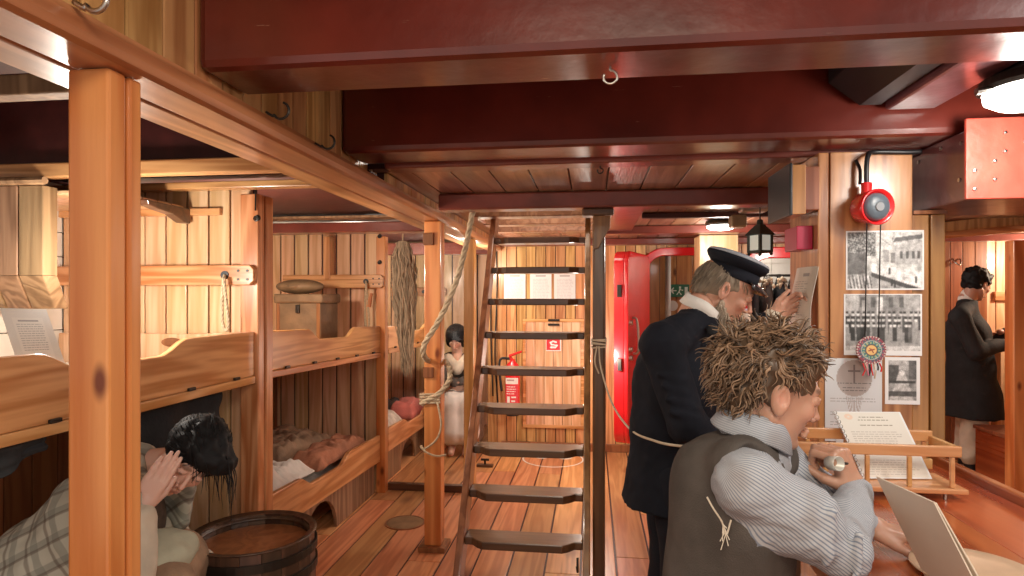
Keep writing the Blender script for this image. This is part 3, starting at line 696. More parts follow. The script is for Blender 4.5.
# barrel
def barrel():
    c = P(254, 537, 2.33); x, y = c.x, c.y; H = .565; t = thing('wooden_barrel', 'open dark wooden barrel with iron hoops beside the berths', 'barrel', (x, y, 0))
    m = MB(); N = 20
    prof = [(0, .185), (.12, .207), (.28, .222), (.44, .224), (H, .218)]
    for k in range(N):
        a0 = 2 * math.pi * k / N + .003; a1 = 2 * math.pi * (k + 1) / N - .003; vs = []
        for z, r in prof:
            for a, rr in ((a0, r), (a1, r), (a1, r - .018), (a0, r - .018)): vs.append((x + math.cos(a) * rr, y + math.sin(a) * rr, z))
        fs = [(0, 1, 2, 3), (16, 19, 18, 17)]
        for i in range(4):
            for j in range(4): fs.append((i * 4 + j, (i + 1) * 4 + j, (i + 1) * 4 + (j + 1) % 4, i * 4 + (j + 1) % 4))
        m.add(vs, fs)
    m.build('staves', M['barrel'], t)
    for z, r in ((.05, .199), (.14, .214), (.43, .229), (.50, .228)):
        MB().lathe([(r - .006, z), (r, z), (r, z + .03), (r - .006, z + .03)], (x, y, 0), UP, 48, closed=True).build('hoop', M['iron'], t, smooth=False)
    MB().lathe([(.19, .545), (.19, .55), (.226, .572), (.226, .566)], (x, y, 0), UP, 48, closed=True).build('rim', M['barrel'], t, smooth=True)
    MB().lathe([(0, .51), (.198, .51), (.198, .525), (0, .525)], (x, y, 0), UP, 32).build('sunken_lid', M['brown_z'], t)
    pl = PY(0, 0, 1)
barrel()

# ---------------------------------------------------------------- ladder
def ladder():
    t = thing('ships_ladder', 'steep wooden ladder with dark treads rising through the hatch', 'ladder', (-.33, 2.98, 0))
    y0, y1, H = 2.965, 4.22, 2.06
    for s, x in (('l', -.685), ('r', -.045)):
        poly = [(y0, 0), (y0 + .15, 0), (y1 + .15, H), (y1, H)]
        MB().prism(poly, 'x', x, x + .036).build('stringer', M['stringer'], t, bevel=.006)
    for k in range(1, 11):
        z = .203 * k + .018; yf = y0 + (y1 - y0) * z / H - .035; xa, xb = -.648, -.046; d = .17
        poly = [(xa, yf + .055), (xa + .04, yf + .055), (xa + .07, yf + .02), (xa + .10, yf), (xb - .10, yf), (xb - .07, yf + .02), (xb - .04, yf + .055), (xb, yf + .055), (xb, yf + d), (xa, yf + d)]
        MB().prism(poly, 'z', z - .04, z).build('tread', M['dark_x'], t, bevel=.005)
    MB().tube(curve([(-.07, 3.06, .17), (-.07, 3.045, .13), (-.07, 3.06, .10), (-.075, 3.075, .12)]), .006, 6).build('hook', M['iron'], t)
ladder()
def pillar():
    x, y = .035, 3.235
    t = thing('dark_pillar', 'dark varnished pillar with a curved capital right of the ladder', 'pillar', (x, y, 0))
    MB().box(x - .032, x + .032, y - .04, y + .04, .0, 1.86).build('shaft', M['dark_z'], t, bevel=.012)
    MB().box(x - .085, x + .075, y - .05, y + .05, 1.865, 1.903).build('capital', M['dark_x'], t, bevel=.008)
    MB().prism([(x - .03, 1.864), (x + .06, 1.864), (x + .055, 1.80), (x + .02, 1.74), (x + .0, 1.70), (x - .03, 1.69)], 'y', y - .052, y - .042).build('bracket', M['stringer'], t, bevel=.004)
    return x, y
PX_, PY_ = pillar()
# cord lashed round the pillar and led off to the right
t = thing('lashing_cord', 'thin pale cord tied round the dark pillar and sagging behind the officer', 'cord', (PX_, PY_, 1.2))
for k in range(5):
    z = 1.19 + k * .011 + (k % 2) * .006
    pts = [(PX_ + sx, PY_ + sy, z + .006 * math.sin(i * 2.1 + k)) for i, (sx, sy) in enumerate(((-.037, -.045), (.037, -.045), (.037, .045), (-.037, .045), (-.037, -.045)))]
    MB().tube(pts, .004, 6).build('turn', M['cord'], t)
pts = curve([(PX_ + .0, PY_ - .047, 1.2), P(601, 368, 3.12), P(612, 403, 2.85), P(630, 429, 2.3), P(655, 441, 1.98), P(680, 446, 1.90), P(712, 447, 1.86), P(738, 450, 1.9), Vector((.494, 2.0, .845))], 8)
MB().tube(pts, .0042, 6).build('long_end', M['cord'], t, smooth=True)
MB().tube(curve([(PX_ - .01, PY_ - .05, 1.2), (PX_ - .02, PY_ - .055, 1.12), (PX_ - .0, PY_ - .055, 1.06)]), .004, 6).build('loose_end', M['cord'], t, smooth=True)
# thick rope from the beam round the slim post
pts = curve([P(474, 205, 3.35), P(466, 245, 3.33), P(455, 285, 3.3), P(438, 322, 3.3), P(425, 343, 3.33), P(424, 356, 3.38), P(432, 362, 3.62), P(446, 362, 3.62), P(450, 378, 3.45), P(441, 392, 3.36), P(430, 399, 3.38), P(421, 404, 3.4)], 14)
tag(rope_mb(resample(pts, .007), .016, .05).build('thick_rope', M['rope'], smooth=True), 'thick laid rope sagging from the beam to the slim pine post', 'rope')
t = thing('rope_lashing', 'thin line lashed round the slim pine post at knee height', 'rope', (-.915, 3.5, .85))
for k in range(4):
    z = .845 + k * .016
    MB().tube([(-.973, 3.442, z), (-.86, 3.442, z + .005), (-.86, 3.553, z), (-.973, 3.553, z - .004), (-.973, 3.442, z)], .007, 6).build('turn', M['rope'], t)
pts = curve([(-.87, 3.437, .85), P(441, 425, 3.46), P(436, 440, 3.46), P(424, 449, 3.46), P(421, 446, 3.5), P(426, 452, 3.44), P(436, 456, 3.44), P(446, 455, 3.46)], 8)
MB().tube(pts, .0065, 6).build('trailing_end', M['rope'], t, smooth=True)

# hooks and ring bolts
def hook(p, label, r=.022, mat='iron', d=Vector((1, 0, 0)), group=None, th=.0035):
    p = Vector(p); q = [p + d * (-.005)] + [p + d * (.02)]
    for i in range(9):
        a = math.pi * (1.5 - i / 8 * 1.35); q.append(p + d * (.03 + r + r * math.cos(a + math.pi)) * 1 + UP * (r * math.sin(a) - 0))
    pts = [p, p + d * .02 - UP * .012]
    for i in range(10):
        a = -math.pi * .85 + i / 9 * math.pi * 1.25; pts.append(p + d * (.02 + r + r * math.cos(a)) + UP * (r * math.sin(a) + .002))
    tag(MB().tube(curve(pts, 4), th, 6).build('iron_hook', M[mat], smooth=True), label, 'hook', group)
hook(PX(266, 112, -.858), 'black iron hook on the pine rail nearer the big beam')
hook(PX(315, 143, -.858), 'black iron hook on the pine rail nearer the second beam')
hook(PX(74, 2, -.858), 'pale steel hook on the pine rail at the top left', .02, 'steel', th=.005)
def ceiling_hook(p, label, r=.016, mat='steel'):
    p = Vector(p); pts = [p + UP * .004, p - UP * .008] + [p - UP * (.008 + r) + Vector((r * math.sin(a), 0, r * math.cos(a))) for a in [i / 10 * 5.2 for i in range(11)]]
    tag(MB().tube(curve(pts, 3), .003, 6).build('ceiling_hook', M[mat], smooth=True), label, 'hook')
ceiling_hook((P(610, 62, 1.5).x, 1.5, 2.0), 'steel cup hook under the big near beam', .016)
ceiling_hook((P(600, 168, 2.6).x, 2.56, 1.985), 'small dark cup hook under the second beam edge', .011, 'iron')
def ring_bolt(p, label, group=None):
    p = Vector(p); t = thing('ring_bolt', label, 'bolt', p, group)
    MB().lathe([(.014, 0), (.014, .008), (.006, .012)], p, (0, -1, 0), 12).build('bolt_plate', M['iron'], t)
    MB().tube([p + Vector((.012 * math.cos(a), -.016, .012 * math.sin(a) - .004)) for a in [i * math.pi / 6 for i in range(13)]], .0028, 6).build('ring', M['iron'], t)
ring_bolt(PY(258, 218, 2.699), 'ring bolt with a short chain high on the post beside the barrel')
p = PY(256, 200, 2.695); MB().tube(resample([(p.x, 2.692, p.z + .05), (p.x, 2.69, p.z - .05)], .012), .004, 5).build('short_chain', M['iron'])
tag(bpy.data.objects['short_chain'], 'short dark chain above the ring bolt on the barrel side post', 'chain')
ring_bolt(PY(380, 236, 4.419), 'upper ring bolt on the post behind the tow')
ring_bolt(PY(380, 262, 4.419), 'lower ring bolt on the post behind the tow')
# floor fittings
p = P(405, 523, 3.98); t = thing('deck_plate', 'round bronze plate set in the floor left of the slim post', 'plate', (p.x, p.y, 0))
MB().lathe([(.118, 0), (.118, .004), (.105, .006), (0, .006)], (p.x, p.y, 0), UP, 40).build('disc', M['bronze'], t)
MB().lathe([(.119, 0), (.128, 0), (.128, .005), (.119, .006)], (p.x, p.y, 0), UP, 40, closed=True).build('rim', M['brown_z'], t)
p = P(485, 465, 5.3); t = thing('floor_cleat', 'small iron cleat on a dark block on the floor behind the ladder', 'cleat', (p.x, p.y, 0))
MB().box(p.x - .07, p.x + .07, p.y - .03, p.y + .03, 0, .02).build('block', M['dark_x'], t, bevel=.003)
MB().tube([(p.x - .035, p.y, .06), (p.x + .035, p.y, .06)], .01, 8).tube([(p.x, p.y, .018), (p.x, p.y, .06)], .009, 8).build('horn', M['iron'], t)
p = P(553, 457, 5.55)
t = thing('floor_marking', 'white ring with two white ovals painted on the floor behind the ladder', 'marking', (p.x, p.y, 0))
MB().lathe([(.26, .0005), (.275, .0005), (.275, .002), (.26, .002)], (p.x, p.y, 0), UP, 48, closed=True).build('ring', M['white'], t)
for s in (-1, 1): MB().lathe([(.065, 0), (.065, .002), (0, .002)], (p.x + s * .105, p.y + .06, .0003), UP, 24).build('oval', M['white'], t)

# ---------------------------------------------------------------- things on the wall behind the ladder
for i, (px, lab) in enumerate(((504, 'leftmost'), (530, 'middle'), (554, 'rightmost'))):
    a = PY(px, 304, YB - .006); b = PY(px + 21.5, 304, YB - .006); c = PY(px, 273, YB - .006)
    cv = Canvas(30, 42, (.80, .83, .82)).rect(8, 3, 22, 5, (.45, .45, .45)).text(4, 27, 8, 38, 2, (.62, .64, .64), i + 40, .15)
    tag(sheet('notice_sheet', (a.x, YB - .005, a.z), (b.x - a.x, 0, 0), (0, 0, c.z - a.z), cv, th=.002), '%s of the three white notices on the wall behind the ladder' % lab, 'notice', 'three notices behind the ladder')
a = PY(523, 427, YB); b = PY(584, 319, YB)
t = thing('hatch_panel', 'framed square hatch panel low on the wall behind the ladder', 'panel', ((a.x + b.x) / 2, YB - .012, a.z))
fx0, fx1, fz0, fz1 = a.x, b.x, a.z, b.z
MB().box(fx0, fx1, YB - .022, YB - .001, fz0, fz0 + .03).box(fx0, fx1, YB - .022, YB - .001, fz1 - .03, fz1).box(fx0, fx0 + .03, YB - .022, YB - .001, fz0 + .03, fz1 - .03).box(fx1 - .03, fx1, YB - .022, YB - .001, fz0 + .03, fz1 - .03).build('frame', M['pine_x'], t, bevel=.003)
planks_y(MB(), fx0 + .03, fx1 - .03, fz0 + .03, fz1 - .03, YB - .012, .09, .008, back=False).build('boards', M['pale_z'], t)
for z in (fz1 - .012, fz1 - .055): xx = PY(554, 0, YB).x; MB().box(xx - .055, xx + .055, YB - .03, YB - .022, z - .011, z + .011).build('hinge', M['iron'], t, bevel=.003)
a = PY(546, 351, YB - .026); b = PY(561, 338, YB - .026)
cv = Canvas(30, 28, (.72, .04, .05)).rect(0, 0, 30, 1.5, (.9, .85, .82)).rect(0, 26.5, 30, 28, (.9, .85, .82)).rect(0, 0, 1.5, 28, (.9, .85, .82)).rect(28.5, 0, 30, 28, (.9, .85, .82))
w_ = (.92, .9, .88)
cv.line(10, 20, 19, 20, 3.2, w_).line(19, 20, 22, 16, 3.2, w_).line(22, 16, 11, 14, 3.2, w_).line(11, 14, 9, 10, 3.2, w_).line(9, 10, 14, 7, 3, w_).line(14, 7, 20, 9, 3.2, w_)
tag(sheet('fire_sign', (a.x, YB - .025, a.z), (b.x - a.x, 0, 0), (0, 0, b.z - a.z), cv, th=.003), 'square red sign with a white hook symbol on the hatch panel', 'sign')
# fire extinguisher
p = PY(512, 385, 5.75); zb = PY(512, 413, 5.75).z
t = thing('fire_extinguisher', 'red fire extinguisher with a printed label on the wall behind the ladder', 'extinguisher', (p.x, 5.80, zb))
MB().lathe([(.06, 0), (.07, .012), (.07, .40), (.055, .45), (.025, .48), (.02, .50)], (p.x, 5.80, zb), UP, 24).build('cylinder', M['signalred'], t, smooth=True)
MB().tube([(p.x - .01, 5.80, zb + .495), (p.x - .03, 5.79, zb + .53), (p.x + .09, 5.77, zb + .575)], [.02, .014, .01], 8).build('handle', M['signalred'], t)
MB().tube(curve([(p.x - .01, 5.80, zb + .50), (p.x - .11, 5.78, zb + .50), (p.x - .12, 5.77, zb + .38), (p.x - .10, 5.77, zb + .2)]), .012, 8).build('hose', M['black'], t, smooth=True)
MB().lathe([(.045, -.03), (.06, -.03), (.062, .0), (.05, .0)], (p.x, 5.80, zb), UP, 24).build('foot_ring', M['black'], t)
cv = Canvas(26, 36, (.75, .05, .07)).rect(0, 0, 26, 8, (.85, .8, .74)).rect(2, 2, 18, 4, (.5, .3, .3)).text(2, 22, 11, 22, 3, (.92, .85, .82), 4, .2).rect(3, 24, 9, 32, (.9, .85, .8)).rect(12, 24, 22, 26, (.9, .85, .8)).rect(12, 29, 20, 31, (.9, .85, .8))
a = PY(502, 401, 5.72); b = PY(522, 375, 5.72)
sheet('printed_label', (p.x - .058, 5.745, zb + .07), (.116, 0, 0), (0, 0, .26), cv, parent=t, bend=lambda s, q: .018 * math.cos((s - .5) * 2.6) - .002)
# cables on the wall
tag(MB().tube(curve([(p.x - .17, 5.88, 2.0), (p.x - .16, 5.87, 1.5), (p.x - .18, 5.87, .9), (p.x - .15, 5.87, .4)]), .008, 6).tube(curve([(p.x - .21, 5.88, 2.0), (p.x - .22, 5.87, 1.2), (p.x - .20, 5.87, .5)]), .008, 6).build('wall_cable', M['iron'], smooth=True), 'pair of dark cables running down the wall left of the extinguisher', 'cable')

# ---------------------------------------------------------------- watertight doors
def rrect(x0, x1, z0, z1, r, n=8):
    pts = []
    for cx, cz, a0 in ((x1 - r, z0 + r, -90), (x1 - r, z1 - r, 0), (x0 + r, z1 - r, 90), (x0 + r, z0 + r, 180)):
        for i in range(n + 1): a = math.radians(a0 + 90 * i / n); pts.append((cx + r * math.cos(a), cz + r * math.sin(a)))
    return pts
def ring_frame(mb, x0, x1, z0, z1, r, w, y0, y1):
    o = rrect(x0 - w, x1 + w, z0 - w, z1 + w, r + w); i = rrect(x0, x1, z0, z1, r); n = len(o)
    vs = [(a, y0, b) for a, b in o] + [(a, y0, b) for a, b in i] + [(a, y1, b) for a, b in o] + [(a, y1, b) for a, b in i]; fs = []
    for k in range(n):
        q = (k + 1) % n; fs += [(k, q, n + q, n + k), (2 * n + k, 3 * n + k, 3 * n + q, 2 * n + q), (k, 2 * n + k, 2 * n + q, q), (n + k, n + q, 3 * n + q, 3 * n + k)]
    return mb.add(vs, fs)
S('door_1', ring_frame(MB(), .50, 1.16, .16, 1.83, .17, .075, 5.83, 5.93), M['signalred'], bevel=.008)
S('door_2', ring_frame(MB(), 1.42, 2.10, .16, 1.80, .17, .10, 5.83, 5.93), M['signalred'], bevel=.008)
def red_door():
    A = P(628, 300, 5.02); B = P(650, 300, 5.68); A.z = B.z = 0
    d = (B - A); L = d.length; d.normalize(); n = Vector((d.y, -d.x, 0)) ; Rm = Matrix((d, -n, UP)).transposed()
    t = thing('watertight_door', 'open bright red steel door with rounded corners by the back wall', 'door', A + UP * .2)
    z0, z1 = .24, 1.83
    def put(m):
        m.v = [A + Rm @ Vector(v) for v in m.v]; return m
    put(MB().prism(rrect(0, L, z0, z1, .10), 'y', 0, .035)).build('door_leaf', M['signalred'], t, bevel=.01)
    put(ring_frame(MB(), .03, L - .03, z0 + .03, z1 - .03, .07, .028, .035, .12)).build('flange', M['signalred'], t, bevel=.004)
    put(MB().box(-.02, -.002, .05, .085, 1.45, 1.55)).build('dog_clip', M['iron'], t, bevel=.003)
    put(MB().box(-.02, -.002, .05, .085, .85, .95)).build('dog_clip', M['iron'], t, bevel=.003)
    h = put(MB().tube(curve([(.12, -.01, .98), (.12, -.05, 1.0), (.12, -.055, 1.12), (.12, -.04, 1.26), (.12, -.005, 1.28)]), .010, 8)).build('handle', M['steel'], t, smooth=True)
    for zz in (.95, 1.02, 1.24): put(MB().lathe([(.02, 0), (.02, .02)], (.06, -.02, zz), (0, 1, 0), 10)).build('rivet', M['steel'], t)
red_door()
tag(MB().tube([(PY(668, 0, 6.6).x, 6.6, .02), (PY(668, 0, 6.6).x, 6.6, 2.35)], .03, 12).build('white_pipe', M['white'], smooth=True), 'white vertical pipe seen through the left red doorway', 'pipe')
a = PY(671, 297, 6.5); b = PY(692, 284, 6.5)
cv = Canvas(40, 24, (.02, .16, .08)); wg = (.75, .85, .75)
cv.line(6, 12, 14, 12, 2.5, wg).line(5, 12, 9, 7, 2.5, wg).line(5, 12, 9, 17, 2.5, wg).disc(22, 6, 2.2, wg).line(22, 8, 20, 14, 2.5, wg).line(20, 14, 16, 19, 2, wg).line(20, 14, 24, 19, 2, wg).line(22, 10, 27, 11, 1.8, wg).rect(31, 5, 37, 19, wg)
tag(sheet('exit_sign', (a.x, 6.5, a.z), (b.x - a.x, 0, 0), (0, 0, b.z - a.z), cv, th=.004), 'green emergency exit sign with white running figure in the red doorway', 'sign')
tag(MB().lathe([(.055, 0), (.055, .006)], (PY(675, 300, 6.5).x, 6.5, PY(675, 306, 6.5).z), (0, 1, 0), 20).build('round_sign', M['white']), 'round white sign just below the green exit sign', 'sign')
bpy.data.objects['exit_sign'].location.y = 6.68; bpy.data.objects['round_sign'].location.y = 6.69
# pale pillar with framed paper
t = thing('wooden_pillar', 'pale varnished square pillar behind the officer', 'pillar', (.975, 5.0, 0))
MB().box(.825, 1.115, 4.95, 5.2, 0, 1.93).build('shaft', M['pale_z'], t, bevel=.006)
a = PY(703, 300, 4.94); b = PY(733, 249, 4.94)
cv = Canvas(30, 50, (.62, .56, .36)).rect(2, 2, 28, 48, (.86, .80, .62)).text(6, 25, 8, 40, 3, (.6, .5, .38), 8).disc(15, 8, 3, (.4, .4, .3))
tag(sheet('framed_notice', (a.x, 4.944, a.z), (b.x - a.x, 0, 0), (0, 0, b.z - a.z), cv, th=.006), 'framed yellowed notice on the pale pillar behind the officer\'s cap', 'notice')
# lamps
def bulkhead_lamp(c, label, r=.09, dn=.05, power=10, emis='glow', ears=True):
    c = Vector(c); t = thing('bulkhead_lamp', label, 'lamp', c)
    MB().lathe([(r * .85, 0), (r * 1.05, -.006), (r * 1.12, -.03), (r * 1.02, -.04)], c, UP, 32).build('housing', M['iron'], t)
    MB().lathe([(r, -.04), (r * .97, -.04 - dn * .45), (r * .75, -.04 - dn * .8), (r * .35, -.04 - dn), (0, -.04 - dn)], c, UP, 32).build('glass_bowl', M[emis], t, smooth=True)
    if ears: MB().tube([c + Vector((-r * 1.3, -.01, -.045)), c + Vector((-r * .95, -.01, -.04))], .01, 8).build('clamp', M['steel'], t)
    l = light('lamp_glow', 'POINT', (0, 0, -.04 - dn - .07), power, (1, .93, .84), .07); l.parent = t
c = Vector((1.23, 1.9, 2.07))
bulkhead_lamp((c.x, 1.9, 2.07), 'glowing oval bulkhead lamp under the deck at the top right', .125, .05, 12)
MB_ = MB().box(1.15, 1.36, 1.80, 2.02, 2.0705, 2.399); tag(MB_.build('lamp_block', M['black'], bevel=.006), 'black mounting block above the glowing top right lamp', 'block')
c = PY(720, 224, 4.55)
bulkhead_lamp((c.x, 4.5, 1.989), 'round lit ceiling lamp in front of the pale pillar', .10, .03, 13, ears=False)
# lantern
def lantern():
    c = PY(760, 235, 3.6); x, y = c.x, 3.6; z0 = PY(760, 253, 3.6).z; t = thing('ship_lantern', 'small dark green four sided lantern hanging from the ceiling', 'lantern', (x, y, z0))
    s = .041; h = .098
    Rz = Matrix.Rotation(.55, 3, 'Z')
    def put(m, **k): m.v = [Vector((x, y, z0)) + Rz @ Vector(v) for v in m.v]; return m
    put(MB().box(-s - .008, s + .008, -s - .008, s + .008, 0, .014)).build('base', M['green'], t, bevel=.003)
    for i in (-1, 1):
        for j in (-1, 1):
            put(MB().box(i * s - .007, i * s + .007, j * s - .007, j * s + .007, .014, h)).build('corner_bar', M['green'], t)
            put(MB().lathe([(.006, -.014), (.009, -.006), (.006, 0)], (i * s, j * s, 0), UP, 8)).build('foot', M['green'], t)
    for k in range(4):
        a = k * math.pi / 2; R2 = Matrix.Rotation(a, 3, 'Z'); m = MB().box(-s + .008, s - .008, -s - .001, -s + .002, .015, h - .001); m.v = [R2 @ v for v in m.v]; put(m).build('pane', M['lantglass'], t)
    q = s + .018; m = MB().add([(-q, -q, h), (q, -q, h), (q, q, h), (-q, q, h), (-.018, -.018, h + .06), (.018, -.018, h + .06), (.018, .018, h + .06), (-.018, .018, h + .06)], [(0, 3, 2, 1), (4, 5, 6, 7), (0, 1, 5, 4), (1, 2, 6, 5), (2, 3, 7, 6), (3, 0, 4, 7)])
    put(m).build('roof', M['green'], t, bevel=.002)
    put(MB().lathe([(.018, h + .06), (.016, h + .085), (.006, h + .09)], (0, 0, 0), UP, 12)).build('chimney', M['green'], t)
    put(MB().tube([(0, 0, h + .08), (0, 0, 1.99 - z0)], .004, 6)).build('hanger', M['iron'], t)
lantern()
c = PY(752, 212, 3.75); t = thing('ceiling_fixture', 'small grey box fitting on the ceiling above the lantern', 'fitting', (c.x - .03, 3.85, 1.9))
MB().box(c.x - .06, c.x + .09, 3.74, 3.84, 1.945, 1.990).build('cover', M['steel'], t, bevel=.012)
MB().box(c.x - .09, c.x - .0, 3.86, 3.96, 1.87, 1.945).build('box', M['bronze'], t, bevel=.01)

# garments seen through the right red doorway
r = random.Random(8)
tag(MB().tube([(1.30, 6.33, 1.66), (2.448, 6.33, 1.66)], .012, 8).build('hanging_rail', M['iron'], smooth=True), 'iron rail holding garments behind the right red doorway', 'rail')
for i in range(5):
    x = 1.43 + i * .13
    lab = ['leftmost', 'second', 'middle', 'fourth', 'rightmost'][i]
    def f(u, v, x=x, i=i):
        a = u * 2 * math.pi; w = .02 + .033 * min(1, v * 5); d = .06 + .10 * min(1, v * 4)
        return (x + w * math.cos(a) + .006 * math.sin(v * 9 + i), 6.33 + d * math.sin(a), 1.65 - v * .78 + .01 * math.sin(a * 3))
    t = thing('hanging_coat', 'dark garment with a shaggy tan collar, %s on the rail behind the doorway' % lab, 'coat', (x, 6.33, .86), 'garments behind the red doorway')
    cloth('coat_cloth', f, 20, 10, [M['blackcloth'], M['greycloth'], M['vest']][i % 3], parent=t)
    m = MB()
    for k in range(22): m.ell((x + r.uniform(-.042, .042), 6.28 + r.uniform(-.08, .04), 1.59 + r.uniform(-.07, .04)), (.018, .018, .022), 6, 4)
    m.build('shaggy_collar', M['straw'], t, smooth=True)
# shelf with jars seen past the officer's face
t = thing('wall_shelf', 'plain shelf behind the officer\'s face at the right doorway', 'shelf', (1.28, 5.72, 1.28))
zj = PY(745, 326, 5.6).z
MB().box(1.16, 1.75, 5.55, 5.82, zj - .03, zj).build('board', M['pine_x'], t, bevel=.004)
for x in (1.2, 1.7): MB().box(x, x + .03, 5.60, 5.82, 0, zj - .031).build('leg', M['pine_z'], t, bevel=.004)
x = PY(745, 310, 5.65).x
t = thing('white_jar', 'white lidded jar on the shelf beyond the officer\'s nose', 'jar', (x, 5.65, zj))
MB().lathe([(.035, 0), (.045, .01), (.045, .11), (.04, .12)], (x, 5.65, zj), UP, 20).build('jar_body', M['white'], t, smooth=True)
MB().lathe([(.048, .12), (.048, .145), (.03, .15)], (x, 5.65, zj), UP, 20).build('lid', plain('lilac_lid', (.55, .5, .62)), t, smooth=True)
x = PY(733, 310, 5.65).x
tag(MB().lathe([(.04, 0), (.045, .01), (.045, .12), (.03, .16), (.02, .19)], (x, 5.62, zj), UP, 16).build('yellow_candle', M['yellow'], smooth=True), 'short yellow candle on the shelf beside the white jar', 'candle')
tag(MB().lathe([(.03, 0), (.03, .16), (.016, .2), (.016, .25)], (PY(740, 310, 5.74).x, 5.74, zj), UP, 16).build('red_bottle', M['signalred'], smooth=True), 'slim red bottle on the shelf behind the white jar', 'bottle')

# ---------------------------------------------------------------- oak column with pictures
YC = 2.42
t = thing('oak_column', 'broad oak panelled column carrying the old photographs', 'column', (1.03, 2.55, 0))
MB().box(.83, .868, YC, 2.75, 0, 1.984).build('corner_board', M['oak_z'], t, bevel=.004)
MB().box(.872, 1.155, YC, YC + .03, 0, 1.984).build('front_board', M['oak_z'], t, bevel=.003)
MB().box(1.159, 1.215, YC + .01, YC + .04, 0, 1.75).build('narrow_board', M['oak_z'], t, bevel=.003)
MB().box(1.219, 1.268, YC + .004, YC + .05, 0, 1.75).build('edge_board', M['oak_z'], t, bevel=.004)
MB().box(.868, 1.26, YC + .045, 2.74, 0, 1.745).build('core', M['oak_z'], t)
MB().box(1.159, 1.27, YC + .0, YC + .05, 1.751, 1.764).build('cap_strip', M['brown_z'], t)
def photo_street():
    c = Canvas(104, 80, (.80, .80, .80)); X, Y = c.X, c.Y; r = np.random.RandomState(2)
    c.a[:] = (.62, .63, .62)
    c.m((Y < 34) & (X < 40) & (r.rand(80, 104) < .75), (.10, .10, .10))
    c.m((Y > 30) & (Y < 60) & (X < 28), (.16, .16, .16))
    c.m(Y > 58 - (X - 45) * .02, (.42, .42, .42))
    c.m((Y > 44 + (X - 34) * .18) & (Y < 56 + (X - 34) * .33) & (X > 34), (.80, .80, .80))
    c.m((Y >= 56 + (X - 34) * .33) & (X > 34) & (Y < 62 + (X - 34) * .34), (.07, .07, .07))
    c.m((Y > 10 + (X - 60) * .08) & (Y < 46) & (X > 66), (.48, .48, .48))
    c.m((Y > 5 + (104 - X) * .12) & (Y < 11 + (104 - X) * .12) & (X > 62), (.12, .12, .12))
    c.line(44, 8, 60, 20, 1, (.2, .2, .2)).line(70, 2, 58, 22, 1, (.85, .85, .85))
    for x in (72, 80, 88, 95): c.rect(x, 28, x + 4, 38, (.10, .10, .10))
    c.rect(60, 30, 66, 44, (.22, .22, .22)); c.rect(50, 26, 58, 42, (.35, .35, .35))
    for x, y in ((60, 66), (64, 68), (92, 62), (57, 50)): c.rect(x, y, x + 3, y + 9, (.05, .05, .05))
    for k in range(14): x = 2 + k * 2.3; c.line(x, 60 + (k % 3) * 2, x + 3, 78, 1.4, (.06, .06, .06) if k % 2 else (.75, .75, .75))
    c.blotch(.55, 1, .15).blur(1).noise(.35, 3)
    for a in ((0, 0, 104, 2), (0, 78, 104, 80), (0, 0, 2, 80), (102, 0, 104, 80)): c.rect(*a, (.86, .87, .88))
    return c
def photo_crowd():
    c = Canvas(104, 78, (.55, .55, .55)); r = random.Random(4); c.a[:] = (.38, .38, .38)
    c.rect(0, 0, 104, 30, (.30, .30, .30)); c.rect(0, 0, 20, 26, (.55, .55, .55)); c.rect(80, 0, 104, 28, (.45, .45, .45))
    for x in (22, 36, 60, 74): c.rect(x, 4, x + 6, 17, (.13, .13, .13))
    c.rect(44, 4, 52, 26, (.75, .75, .75)); c.rect(24, 8, 30, 24, (.62, .62, .62))
    for row, y in enumerate((24, 31, 38)):
        for k in range(15 - row * 1):
            x = 5 + k * 7 + r.uniform(-1.5, 1.5); g = r.choice((.04, .06, .09, .16, .38)); c.rect(x - 2.6, y + 4, x + 2.8, y + 24 + r.uniform(-5, 5), (g, g, g)); c.disc(x, y + 2.4, 2.1, (.82, .82, .82)); c.rect(x - 2, y - 1.5, x + 2, y + .8, (.05, .05, .05))
    c.rect(0, 66, 104, 78, (.68, .68, .68)); 
    c.blotch(.5, 2, .13).blur(1).noise(.3, 5)
    for a in ((0, 0, 104, 1.5), (0, 72, 104, 78), (0, 0, 2, 78), (102, 0, 104, 78)): c.rect(*a, (.88, .89, .90))
    return c
def photo_river():
    c = Canvas(50, 72, (.3, .3, .3)); X, Y = c.X, c.Y
    c.a[:] = (.32, .32, .32); c.m((Y < 20), (.55, .55, .55)); c.m((Y > 12) & (X < 20) & (Y < 40), (.10, .10, .10)); c.m((X > 34) & (Y < 34), (.14, .14, .14))
    c.m((abs(X - 24) < 4 + (Y - 22) * .3) & (Y > 22), (.6, .6, .6)); c.rect(6, 36, 44, 40, (.06, .06, .06)); c.rect(4, 52, 46, 60, (.10, .10, .10)); c.disc(24, 24, 4, (.85, .85, .85))
    c.blotch(.6, 3, .15).blur(1).noise(.4, 6)
    for a in ((0, 0, 50, 5), (0, 66, 50, 72), (0, 0, 5, 72), (45, 0, 50, 72)): c.rect(*a, (.90, .91, .92))
    return c
def prayer_sheet():
    c = Canvas(64, 92, (.74, .77, .80)); g = (.36, .33, .33)
    c.disc(33, 22, 20, (.50, .44, .42)); c.line(33, 8, 33, 26, 1.6, (.22, .18, .18)).line(27, 14, 39, 14, 1.6, (.22, .18, .18))
    c.text(14, 54, 27, 29, 3, (.2, .18, .18), 2, .02); c.text(20, 46, 32, 36, 3, (.2, .18, .18), 5, .02)
    for x in range(24, 44, 2): c.line(x, 42, 33 + (x - 33) * .4, 68, .8, (.55, .5, .5))
    for y in (44, 59, 70): c.text(6, 58, y, y + 4, 3, (.45, .46, .48), y, .1)
    c.rect(31, 68, 33.5, 92, (.55, .55, .56))
    return c
